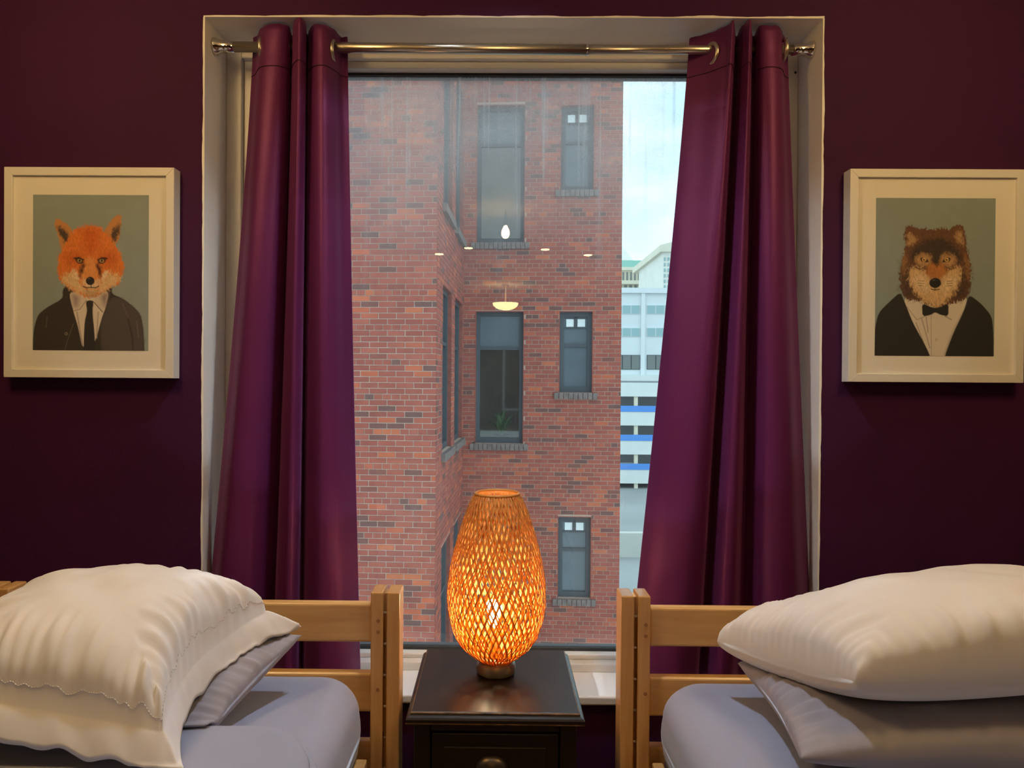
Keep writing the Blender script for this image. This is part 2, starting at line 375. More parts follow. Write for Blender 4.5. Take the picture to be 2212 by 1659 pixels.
# ------------------------------------------------------------------ curtains
def catmull(pts, sub):
    out = []; n = len(pts)
    for i in range(n-1):
        p0, p1, p2, p3 = pts[max(i-1,0)], pts[i], pts[i+1], pts[min(i+2,n-1)]
        for k in range(sub):
            t = k/sub; t2, t3 = t*t, t*t*t
            out.append(tuple(0.5*((2*b) + (c-a)*t + (2*a-5*b+4*c-d)*t2 + (3*b-a-3*c+d)*t3) for a, b, c, d in zip(p0, p1, p2, p3)))
    out.append(tuple(pts[-1])); return out
def curtain(name, label, top, bot, ybase_top, ybase_bot, power, seed, rings):
    zt, zb = rl.z + 0.047, 0.578
    sub, nv = 9, 110
    a = catmull(top, sub); b = catmull([(x_, d_*1.3) for x_, d_ in bot], sub); nu = len(a)
    vv = []
    for j in range(nv+1):
        v = j/nv; z0 = zt + (zb-zt)*v
        w = v**power; wd = v**0.7
        for i in range(nu):
            u = i/(nu-1)
            px = a[i][0]*(1-w) + b[i][0]*w
            dy = a[i][1]*(1-wd) + b[i][1]*wd
            Y = (ybase_top*(1-v) + ybase_bot*v) + dy
            Y += 0.006*v*mnoise.noise(Vector((u*9+seed, v*2.4, 0.7)))
            Y = min(Y, YF-0.012)
            z = z0 + (0.006*mnoise.noise(Vector((u*26+seed, 0.1, 3.3))) if j == 0 else 0)
            if 0.034 < v < 0.046: Y += 0.0022
            vv.append((X_at(px, z0, Y), Y, z))
    ff = [(j*nu+i, j*nu+i+1, (j+1)*nu+i+1, (j+1)*nu+i) for j in range(nv) for i in range(nu-1)]
    base = vv[nv*nu + nu//2]
    root = empty(name, (base[0], base[1], zb), label, 'curtain', 'purple curtains at the window')
    o = mesh_obj('cloth_panel', vv, ff, 'curtain_cloth', root, True)
    so = o.modifiers.new('thickness', 'SOLIDIFY'); so.thickness = 0.002
    row = vv[7*nu:8*nu]
    MB().tube([(x_, y_-0.0016, z_) for x_, y_, z_ in row], 0.0011, 5).build('hem_seam', 'curtain_seam', root, True)
    for px, py, nrm, Y in rings:
        p = at(px, py, Y)
        MB().torus(p, nrm, 0.031, 0.0062, 40, 10).build('eyelet_ring', 'nickel', root, True)
    return root
LT = [(547,.035),(556,.02),(567,-.03),(598,-.045),(624,-.03),(631,.025),(634,-.05),(646,-.088),(659,-.06),(664,.02),(672,-.03),(698,-.045),(721,-.01),(736,.03),(751,.035)]
LB = [(436,.03),(440,-.005),(462,-.045),(520,-.03),(575,.02),(588,.035),(592,-.015),(615,-.045),(640,-.02),(652,.035),(660,-.02),(688,-.055),(725,-.042),(757,-.012),(779,.022)]
curtain('window_curtain', 'purple eyelet curtain on the left, behind the bed with the flanged pillow', LT, LB, YR, 2.125, 1.22, 1.0,
        [(722, 113, (1, 0.0, 0), YR), (567, 108, (1, 0.05, 0), YR)])
RT = [(1489,.035),(1505,.025),(1535,0),(1570,-.045),(1585,-.068),(1590,.02),(1598,-.02),(1612,-.06),(1622,-.078),(1627,.02),(1640,-.035),(1665,-.045),(1686,-.03),(1692,.02),(1701,.035)]
RB = [(1356,.022),(1380,-.008),(1415,-.036),(1462,-.052),(1500,-.02),(1512,.035),(1530,.0),(1555,-.04),(1580,-.03),(1597,.035),(1625,.0),(1670,-.045),(1720,-.04),(1746,-.01),(1757,.02)]
curtain('window_curtain', 'purple eyelet curtain on the right, behind the bed with the plump plain pillow', RT, RB, YR, 2.125, 1.12, 5.0,
        [(1535, 118, (0.93, 0.37, 0), YR-0.004), (1689, 111, (1, 0.1, 0), YR)])

# ------------------------------------------------------------------ framed prints
class Painter:
    def __init__(s, w, h, box):
        s.w, s.h = w, h; x0, y0, x1, y1 = box
        xs = np.linspace(x0, x1, w); ys = np.linspace(y0, y1, h)
        s.X, s.Y = np.meshgrid(xs, ys); s.c = np.zeros((h, w, 3))
    def noise(s, sx, sy, seed):
        rs = np.random.RandomState(seed)
        gx = np.arange(s.X.min()//sx - 1, s.X.max()//sx + 3); gy = np.arange(s.Y.min()//sy - 1, s.Y.max()//sy + 3)
        gr = rs.rand(len(gy), len(gx))*2 - 1
        fx = s.X/sx - gx[0]; fy = s.Y/sy - gy[0]
        ix = fx.astype(int); iy = fy.astype(int); ax = fx-ix; ay = fy-iy
        ax = ax*ax*(3-2*ax); ay = ay*ay*(3-2*ay)
        return (gr[iy,ix]*(1-ax)+gr[iy,ix+1]*ax)*(1-ay) + (gr[iy+1,ix]*(1-ax)+gr[iy+1,ix+1]*ax)*ay
    def sd(s, pts, X, Y):
        inside = np.zeros(X.shape, bool); dist = np.full(X.shape, 1e9); n = len(pts)
        for i in range(n):
            (xa, ya), (xb, yb) = pts[i], pts[(i+1) % n]
            cond = ((ya > Y) != (yb > Y))
            xi = (xb-xa)*(Y-ya)/((yb-ya) if yb != ya else 1e-9) + xa
            inside ^= cond & (X < xi)
            dx, dy = xb-xa, yb-ya; t = np.clip(((X-xa)*dx+(Y-ya)*dy)/(dx*dx+dy*dy+1e-9), 0, 1)
            dist = np.minimum(dist, np.hypot(X-xa-t*dx, Y-ya-t*dy))
        return np.where(inside, -dist, dist)
    def mix(s, a, col):
        a = np.clip(a, 0, 1)[..., None]
        s.c = s.c*(1-a) + np.asarray(col)*a
    def poly(s, pts, col, soft=4.0, fur=0.0, seed=1, op=1.0, smooth=2):
        pts = [tuple(map(float, p)) for p in pts]
        for _ in range(smooth):
            q = []
            for i in range(len(pts)):
                a, b = pts[i], pts[(i+1) % len(pts)]
                q += [(a[0]*.8+b[0]*.2, a[1]*.8+b[1]*.2), (a[0]*.2+b[0]*.8, a[1]*.2+b[1]*.8)]
            pts = q
        X, Y = s.X, s.Y
        if fur:
            X = X + fur*s.noise(7, 12, seed) + fur*.6*s.noise(22, 22, seed+1); Y = Y + fur*1.3*s.noise(6, 11, seed+2)
        s.mix((0.5 - s.sd(pts, X, Y)/soft)*op, col)
    def ell(s, cx, cy, rx, ry, col, soft=0.15, op=1.0):
        r = np.hypot((s.X-cx)/rx, (s.Y-cy)/ry); s.mix((1-r)/soft*op + 0*r, col)
    def line(s, pts, wd, col, op=1.0):
        for a, b in zip(pts[:-1], pts[1:]):
            dx, dy = b[0]-a[0], b[1]-a[1]; t = np.clip(((s.X-a[0])*dx+(s.Y-a[1])*dy)/(dx*dx+dy*dy+1e-9), 0, 1)
            s.mix((1 - np.hypot(s.X-a[0]-t*dx, s.Y-a[1]-t*dy)/wd)*1.6*op, col)
BGC = (0.27, 0.33, 0.32)
def fox_art():
    p = Painter(230, 308, (228, 297, 1043, 1388)); p.c[:] = BGC
    p.c *= (1 + 0.03*p.noise(60, 60, 3))[..., None]
    D1, D2 = (0.040, 0.034, 0.030), (0.080, 0.068, 0.068)
    p.poly([(228,1640),(230,1260),(262,1140),(330,1085),(440,1025),(437,965),(472,922),(560,990),(640,1060),(720,990),(792,928),(782,990),(860,1020),(950,1090),(990,1140),(1010,1250),(1025,1640)], D1, 4)
    p.poly([(700,1200),(750,1080),(790,1010),(860,1022),(950,1092),(988,1140),(1008,1250),(1022,1640),(740,1640)], D2, 22, 4, 5)
    p.line([(900,1170),(930,1290),(935,1380)], 9, (0.045, .038, .038)); p.line([(960,1180),(975,1300)], 7, (.14, .12, .12), .6); p.line([(860,1060),(900,1150)], 6, (.13, .11, .11), .5)
    p.line([(515,1200),(470,1330),(455,1390)], 3, (.16, .13, .1), .8); p.line([(330,1150),(322,1230)], 5, (.11, .09, .075), .7)
    p.ell(464, 1272, 11, 12, (.3, .25, .18)); p.ell(464, 1272, 6, 7, D1)
    SH = (0.70, 0.62, 0.52)
    p.poly([(490,960),(512,1108),(545,1210),(583,1385),(668,1335),(708,1180),(732,1110),(768,965),(640,1030)], SH, 5)
    p.line([(540,1120),(560,1250),(580,1350)], 8, (.40, .34, .30), .8); p.line([(690,1120),(678,1300)], 7, (.42, .36, .31), .8)
    p.poly([(480,968),(600,1020),(612,1032),(560,1100),(512,1112)], (0.66, .58, .50), 4); p.poly([(500,985),(560,1010),(545,1085),(515,1080)], (.27, .19, .21), 40, op=.8)
    p.poly([(645,1030),(770,955),(735,1115),(722,1118)], (.62, .54, .46), 4); p.poly([(700,1000),(768,960),(738,1100)], (.25, .18, .19), 34, op=.8)
    p.line([(650,1040),(720,1118)], 4, (.12, .1, .1)); p.line([(512,1112),(560,1100),(606,1036)], 3, (.2, .15, .13))
    p.poly([(600,1042),(640,1034),(657,1050),(648,1112),(668,1300),(667,1640),(583,1640),(590,1200),(612,1110)], (.030, .025, .026), 4)
    O, OD, CR = (0.72, 0.20, 0.035), (0.50, 0.11, 0.02), (0.72, 0.50, 0.27)
    for k in (0, 1):
        if k == 0:
            a = [(376,465),(420,466),(475,510),(525,570),(505,655),(430,690),(408,600),(390,530)]; b2 = [(398,512),(445,530),(482,585),(488,640),(450,632),(420,580)]
        else:
            a = [(848,430),(852,500),(836,600),(812,655),(740,645),(706,600),(738,535),(790,458)]; b2 = [(838,490),(836,570),(800,632),(770,620),(788,545)]
        p.poly(a, (0.55, .25, .09), 8, 6, 20+k); p.poly(b2, (.075, .05, .04), 26, 10, 30+k)
    p.poly([(520,532),(600,514),(700,518),(745,565),(812,650),(850,720),(872,790),(864,860),(832,925),(790,932),(740,972),(640,1020),(560,1002),(500,960),(460,930),(415,895),(394,800),(410,730),(440,670),(478,600)], O, 12, 12, 40)
    p.poly([(560,540),(640,520),(700,545),(690,640),(650,730),(610,730),(575,640)], (.62, .13, .018), 60, 16, 44, .8)
    p.poly([(450,700),(560,690),(590,760),(540,800),(450,790)], (.56, .12, .02), 50, 12, 46, .7); p.poly([(820,700),(710,690),(680,760),(730,800),(820,790)], (.56, .12, .02), 50, 12, 47, .7)
    p.poly([(425,870),(520,835),(560,905),(590,945),(640,962),(690,945),(715,905),(755,835),(856,865),(805,925),(740,968),(640,1012),(540,985),(470,930)], CR, 40, 18, 50)
    p.poly([(505,815),(540,840),(565,900),(520,880)], (.80, .62, .42), 18, 10, 51); p.poly([(762,815),(728,840),(700,900),(745,880)], (.80, .62, .42), 18, 10, 52)
    p.poly([(600,735),(668,735),(700,850),(692,890),(640,945),(575,890),(562,845)], (.74, .30, .09), 34, 10, 53)
    p.poly([(575,870),(640,930),(700,870),(690,935),(640,958),(585,935)], (.74, .56, .36), 24, 8, 54)
    p.poly([(580,770),(597,778),(580,850),(560,885),(552,820)], (.10, .03, .012), 22, 8, 55); p.poly([(688,770),(671,778),(688,850),(708,885),(716,820)], (.10, .03, .012), 22, 8, 56)
    for ex, s2 in ((557, 1), (713, -1)):
        p.poly([(ex-s2*36,738),(ex,732),(ex+s2*28,752),(ex+s2*26,776),(ex,782),(ex-s2*24,768)], (.07, .025, .012), 10)
        p.ell(ex, 758, 18, 14, (.42, .30, .12)); p.ell(ex, 757, 8, 10, (.015, .01, .01)); p.ell(ex-5, 752, 3, 3, (.6, .6, .5)); p.line([(ex-s2*38,742),(ex-s2*5,738),(ex+s2*28,752)], 7, (.06, .02, .01))
    p.ell(632, 900, 32, 31, (.018, .016, .018), .12); p.ell(624, 884, 12, 7, (.12, .11, .12), .8)
    p.line([(583,938),(605,948),(640,946),(672,948),(692,936)], 5, (.06, .03, .02)); p.line([(640,925),(640,946)], 4, (.06, .03, .02))
    p.poly([(590,960),(640,975),(690,960),(660,1010),(610,1005)], (.34, .22, .13), 40, 10, 58, .6)
    p.c *= (1 + 0.16*p.noise(5, 14, 70)*(p.sd([(520,535),(700,522),(860,740),(850,880),(640,1010),(420,880),(405,740)], p.X, p.Y) < 0))[..., None]
    return p
def wolf_art():
    p = Painter(230, 304, (295, 283, 1138, 1395)); p.c[:] = (BGC[0]*.92, BGC[1]*.93, BGC[2]*.95)
    p.c *= (1 + 0.03*p.noise(60, 60, 9))[..., None]
    SH = (.66, .60, .50)
    p.poly([(480,960),(545,1135),(600,1235),(660,1392),(660,1640),(810,1640),(810,1392),(860,1225),(930,1050),(950,960)], SH, 4)
    for a in ([(585,1160),(640,1300),(680,1385)], [(625,1130),(660,1250),(685,1340)], [(655,1115),(672,1230)]): p.line(a, 4, (.28, .24, .2), .9)
    p.line([(692,1110),(696,1395)], 3, (.36, .31, .26)); p.line([(520,1050),(590,1140),(640,1120)], 4, (.34, .29, .25), .8); p.line([(790,1115),(835,1138)], 6, (.3, .26, .25), .8)
    p.ell(727, 1280, 9, 10, (.3, .26, .2)); p.ell(727, 1280, 6, 7, SH)
    p.poly([(780,1395),(840,1230),(930,1050),(900,1180),(810,1395)], (.34, .29, .26), 24, op=.8)
    J = (.022, .020, .018)
    p.poly([(285,1640),(292,1220),(318,1092),(400,1010),(472,945),(502,1010),(560,1155),(625,1270),(690,1395),(760,1640)], J, 4)
    p.poly([(955,958),(1040,1020),(1120,1110),(1134,1230),(1136,1640),(740,1640),(790,1395),(850,1230),(930,1060)], J, 4)
    B1, B2, CR = (.135, .062, .034), (.052, .032, .025), (.60, .40, .21)
    p.poly([(600,492),(700,504),(800,490),(845,540),(938,620),(952,700),(970,800),(966,930),(930,1002),(850,1015),(745,1058),(690,1048),(600,1005),(520,1000),(474,940),(468,800),(490,700),(503,630),(580,560)], B1, 8, 11, 80)
    for k, (a, b2) in enumerate((([(496,492),(540,473),(625,512),(625,575),(560,625),(500,650)], [(522,510),(590,565),(560,605),(515,625)]), ([(920,475),(872,462),(818,500),(808,560),(870,615),(938,650)], [(900,490),(845,560),(880,600),(918,625)]))):
        p.poly(a, B1, 8, 8, 84+k); p.poly(b2, (.42, .25, .13), 26, 12, 86+k)
    p.poly([(475,700),(530,760),(535,880),(600,1000),(520,995),(474,930)], B2, 50, 20, 88, .75); p.poly([(960,700),(905,760),(895,880),(840,1005),(925,990),(964,930)], B2, 50, 20, 89, .75)
    p.poly([(500,650),(520,720),(500,850),(480,800)], (.38, .19, .08), 30, 14, 90, .7); p.poly([(935,650),(925,740),(945,880),(962,800)], (.38, .19, .08), 30, 14, 91, .7)
    p.poly([(540,655),(620,590),(720,555),(820,590),(892,660),(905,745),(830,695),(760,680),(742,745),(698,745),(690,672),(610,690),(540,745)], B2, 26, 14, 92)
    p.poly([(560,700),(640,665),(690,690),(690,760),(600,770)], (.46, .27, .13), 30, 10, 93, .8); p.poly([(880,700),(800,665),(750,690),(750,760),(840,770)], (.46, .27, .13), 30, 10, 94, .8)
    p.poly([(528,772),(600,765),(660,805),(720,855),(790,805),(850,760),(906,772),(890,880),(850,960),(800,1010),(740,1052),(690,1045),(620,1000),(560,930),(530,850)], CR, 26, 16, 95)
    p.poly([(560,830),(650,830),(690,900),(660,960),(580,900)], (.70, .54, .36), 50, 10, 96, .7); p.poly([(880,830),(790,830),(750,900),(780,960),(860,900)], (.70, .54, .36), 50, 10, 97, .7)
    p.poly([(680,740),(765,740),(805,805),(755,855),(690,855),(645,805)], (.44, .17, .05), 34, 10, 98)
    p.poly([(695,600),(745,600),(738,760),(705,760)], (.05, .032, .024), 24, 8, 99)
    p.line([(575,770),(610,785),(650,765)], 5, (.14, .07, .035)); p.line([(865,770),(830,785),(790,765)], 5, (.14, .07, .035))
    for yy in (868, 885, 902):
        p.line([(600,yy-4),(640,yy)], 2.5, (.16, .1, .05)); p.line([(840,yy-4),(800,yy)], 2.5, (.16, .1, .05))
    for ex, s2 in ((638, 1), (797, -1)):
        p.poly([(ex-s2*30,704),(ex,698),(ex+s2*24,714),(ex+s2*34,735),(ex,734),(ex-s2*22,728)], (.03, .016, .01), 7)
        p.ell(ex, 716, 17, 16, (.60, .36, .12)); p.ell(ex, 716, 7, 8, (.012, .01, .01)); p.ell(ex+3, 711, 3, 3, (.9, .85, .7))
    p.ell(718, 880, 44, 37, (.014, .012, .013), .1); p.ell(708, 860, 18, 8, (.09, .08, .085), .8)
    p.line([(690,924),(718,930),(748,924)], 5, (.07, .035, .02)); p.line([(718,912),(718,930)], 4, (.07, .035, .02))
    p.poly([(626,1022),(700,1055),(742,1055),(814,1022),(814,1115),(760,1106),(720,1086),(690,1106),(630,1118)], (.018, .017, .016), 4, smooth=1)
    p.c *= (1 + 0.22*p.noise(5, 15, 110)*(p.sd([(510,500),(620,515),(800,510),(915,490),(950,800),(950,930),(720,1045),(485,930),(485,800)], p.X, p.Y) < 0))[..., None]
    return p
def picture(name, label, box, pbox, art, depth=0.042):
    y1 = YW; y0 = YW - depth
    a = at(box[0], (box[1]+box[3])/2, y0); b2 = at(box[2], (box[1]+box[3])/2, y0)
    xa, xb = a.x, b2.x; zt = at((box[0]+box[2])/2, box[1], y0).z; zb = at((box[0]+box[2])/2, box[3], y0).z
    root = empty(name, ((xa+xb)/2, YW, zb), label, 'picture', 'framed animal portraits')
    w = 0.024
    for (xs, zs) in (([(xa,zb),(xb,zb),(xb-w,zb+w),(xa+w,zb+w)], 0), ([(xa,zt),(xb,zt),(xb-w,zt-w),(xa+w,zt-w)], 0), ([(xa,zb),(xa,zt),(xa+w,zt-w),(xa+w,zb+w)], 0), ([(xb,zb),(xb,zt),(xb-w,zt-w),(xb-w,zb+w)], 0)):
        vv = [(x, y0, z) for x, z in xs] + [(x, y1-0.001, z) for x, z in xs]
        o = mesh_obj('frame_bar', vv, [(0,1,2,3),(7,6,5,4),(0,4,5,1),(1,5,6,2),(2,6,7,3),(3,7,4,0)], 'frame_white', root)
        bv = o.modifiers.new('edge', 'BEVEL'); bv.width = 0.0012; bv.segments = 2
    MB().box(xa+w, xb-w, y0+0.008, y1-0.004, zb+w, zt-w).build('mount_board', 'mat_board', root)
    yp = y0 + 0.0075
    px0 = at(pbox[0], (pbox[1]+pbox[3])/2, yp).x; px1 = at(pbox[2], (pbox[1]+pbox[3])/2, yp).x
    pz1 = at((pbox[0]+pbox[2])/2, pbox[1], yp).z; pz0 = at((pbox[0]+pbox[2])/2, pbox[3], yp).z
    h, wn = art.h, art.w
    vv = [(px0+(px1-px0)*i/(wn-1), yp, pz1+(pz0-pz1)*j/(h-1)) for j in range(h) for i in range(wn)]
    ff = [(j*wn+i, (j+1)*wn+i, (j+1)*wn+i+1, j*wn+i+1) for j in range(h-1) for i in range(wn-1)]
    o = mesh_obj('print', vv, ff, 'print_paint', root)
    la = o.data.color_attributes.new('print', 'FLOAT_COLOR', 'POINT')
    cc = np.ones((h*wn, 4), np.float32); cc[:, :3] = np.clip(art.c.reshape(-1, 3), 0, 1); la.data.foreach_set('color', cc.ravel())
    return root, o
r1, o1 = picture('framed_print', 'white framed portrait of a red fox in dark jacket and tie', (8, 361, 375, 816), (71, 421, 321, 757), fox_art())
o1['label'] = 'fox wearing a black tie on grey green ground'
r2, o2 = picture('framed_print', 'white framed portrait of a brown wolf in tuxedo and bow tie', (1835, 365, 2214, 826), (1891, 428, 2149, 769), wolf_art())
o2['label'] = 'wolf wearing a bow tie on grey green ground'

# ------------------------------------------------------------------ beds
YP0, YP1 = 1.78, 1.852
def bed(side, label):
    s = side
    if s < 0: xin0, xin1, xo0, xo1, dz = at(863,1400,YP0).x, at(800,1400,YP0).x, at(18,1270,YP0).x, at(18,1270,YP0).x-0.075, 0.0
    else: xin0, xin1, xo0, xo1, dz = at(1341,1400,YP0).x, at(1405,1400,YP0).x, at(2184,1278,YP1).x, at(2184,1278,YP1).x+0.075, 0.0
    ztop = at(832 if s < 0 else 1373, 1280 if s < 0 else 1288, YP0).z
    root = empty('wooden_bed', ((xin0+xo1)/2, 0.8, 0), label, 'bed', 'birch dormitory beds')
    foot = -0.30
    def post_pair(xa, xb, ya, yb, rail_side):
        w = (xb-xa); f1, f2 = 0.45, 0.58
        for k, (p, q) in enumerate(((xa, xa+w*f1), (xa+w*f2, xb))):
            o = MB().bbox(min(p,q), max(p,q), ya, yb, 0, ztop, 0.0035, 2).build('post', 'birch_v', root)
            if k == 1 and ya > 1:
                for zz in (0.072, 0.100, 0.246):
                    xm = (p+q)/2 + 0.004
                    MB().tube([(xm, ya-0.0008, ztop-zz), (xm, ya+0.002, ztop-zz)], 0.0048, 12).build('dowel_plug', 'dowel', o)
        for k in range(11):
            zz = ztop - 0.054 - 0.0795*k
            if zz < 0.05: break
            MB().tube([(xa+w*f1-0.002*s, ya+0.012, zz), (xa+w*f2+0.002*s, ya+0.012, zz)], 0.0036, 10).build('pin', 'pin_metal', root, True)
        xm = xa + w*(f1+f2)/2
        MB().bbox(xm-abs(w)*0.065-0.0005, xm+abs(w)*0.065+0.0005, ya+0.030, yb-0.006, 0, ztop-0.010, 0.001, 1).build('post_spacer', 'birch_v', root)
    for (ya, yb) in ((YP0, YP1), (foot, foot+0.072)):
        post_pair(xin0, xin1, ya, yb, s); post_pair(xo1, xo0, ya, yb, s)
        for zt_, zb_ in ((0.034, 0.134), (0.212, 0.312), (0.388, 0.488)):
            MB().bbox(min(xin1,xo0)-0.001, max(xin1,xo0)+0.001, ya+0.018, ya+0.048, ztop-zb_, ztop-zt_, 0.007, 3).build('end_rail', 'birch_h', root)
    for xs in (xin1, xo0):
        c = xs + (0.02 if xs < (xin1+xo0)/2 else -0.02)
        MB().bbox(c-0.014, c+0.014, foot+0.072, YP0, 0.40, 0.52, 0.004, 2).build('side_rail', 'birch_v', root)
    MB().bbox(min(xin1,xo0)+0.034, max(xin1,xo0)-0.034, foot+0.08, YP0-0.01, 0.50, 0.53, 0.002, 1).build('mattress_deck', 'bed_dark', root)
    return root, xin1, xo0, ztop
def mattress(x0, x1, y0, y1, z0, z1, label, seed):
    # rounded slab under a stretched sheet: superelliptic plan and edge, fine tension creases
    nu, nv = 120, 46; cx, cy = (x0+x1)/2, (y0+y1)/2; a, b2 = (x1-x0)/2, (y1-y0)/2; t2 = (z1-z0)/2; zc = (z0+z1)/2
    def pl(q, e, A, B):
        c, s_ = math.cos(q), math.sin(q); return A*math.copysign(abs(c)**e, c), B*math.copysign(abs(s_)**e, s_)
    # dense rounded-rectangle outline
    def outline(rad, ins, n=64):
        pts = []
        for (sx, sy, a0) in ((1,1,0),(-1,1,90),(-1,-1,180),(1,-1,270)):
            for k in range(n//4+1):
                q = R(a0 + 90*k/(n//4)); pts.append((cx + sx*(a-rad) + (rad-ins)*math.cos(q), cy + sy*(b2-rad) + (rad-ins)*math.sin(q)))
        return pts
    rad, er = 0.11, 0.072
    rows = []
    for k in range(13):
        q = R(-90 + 180*k/12) if False else None
    prof = [(er, 0.0)] + [(er*(1-math.sin(R(9*k))), er*(1-math.cos(R(9*k)))) for k in range(1, 11)]
    prof += [(0.0 - 0.004*math.sin(math.pi*k/4), er + (2*t2-2*er)*k/4) for k in range(1, 4)]
    prof += [(er*(1-math.cos(R(9*k))), 2*t2-er + er*math.sin(R(9*k))) for k in range(0, 11)]
    vv = []; ff = []; npt = None
    for ins, dz in prof:
        o = outline(rad, ins); npt = len(o)
        for x, y in o:
            k = 0.0022*mnoise.noise(Vector((x*14+seed, y*14, dz*5)))
            vv.append((x + k*(1 if x > cx else -1), y + k, z0+dz))
    m_ = len(prof)
    for i in range(m_-1):
        for j in range(npt): ff.append((i*npt+j, i*npt+(j+1)%npt, (i+1)*npt+(j+1)%npt, (i+1)*npt+j))
    ff.append(tuple(range(npt-1, -1, -1)))
    # top: rings toward the centre with gentle creases
    last = (m_-1)*npt; rings = 26
    for k in range(1, rings):
        f = k/rings
        for j in range(npt):
            x, y, z = vv[last+j]; xx = x + (cx-x)*f; yy = y + (cy-y)*f*0.985
            cr_ = 0.003*mnoise.ridged_multi_fractal(Vector((xx*9+yy*6+seed, yy*2.0-xx*1.2, 0.3)), 1.0, 2.0, 3, 1.0, 2.0) - 0.002
            vv.append((xx, yy, z1 + 0.006*min(1, 4*f) + cr_*min(1, 5*f)))
        a0 = last + (k-1)*npt; b0 = a0 + npt
        for j in range(npt): ff.append((a0+j, a0+(j+1)%npt, b0+(j+1)%npt, b0+j))
    ff.append(tuple(last+(rings-1)*npt+j for j in range(npt)))
    o = mesh_obj('mattress', vv, ff, 'grey_sheet', None, True)
    return tag(o, label, 'mattress', 'mattresses in grey fitted sheets')
bl, xiL, xoL, ztL = bed(-1, 'birch wood bed end left of the black nightstand')
br, xiR, xoR, ztR = bed(1, 'birch wood bed end right of the black nightstand')
MZ = 0.752
ML = mattress(xoL+0.008, xiL-0.008, -0.21, YP0-0.004, 0.532, MZ, 'grey sheeted mattress under the flanged white pillow', 1.0)
MR = mattress(xiR+0.010, xoR-0.008, -0.21, YP0-0.004, 0.532, MZ-0.006, 'grey sheeted mattress under the plump plain white pillow', 9.0)

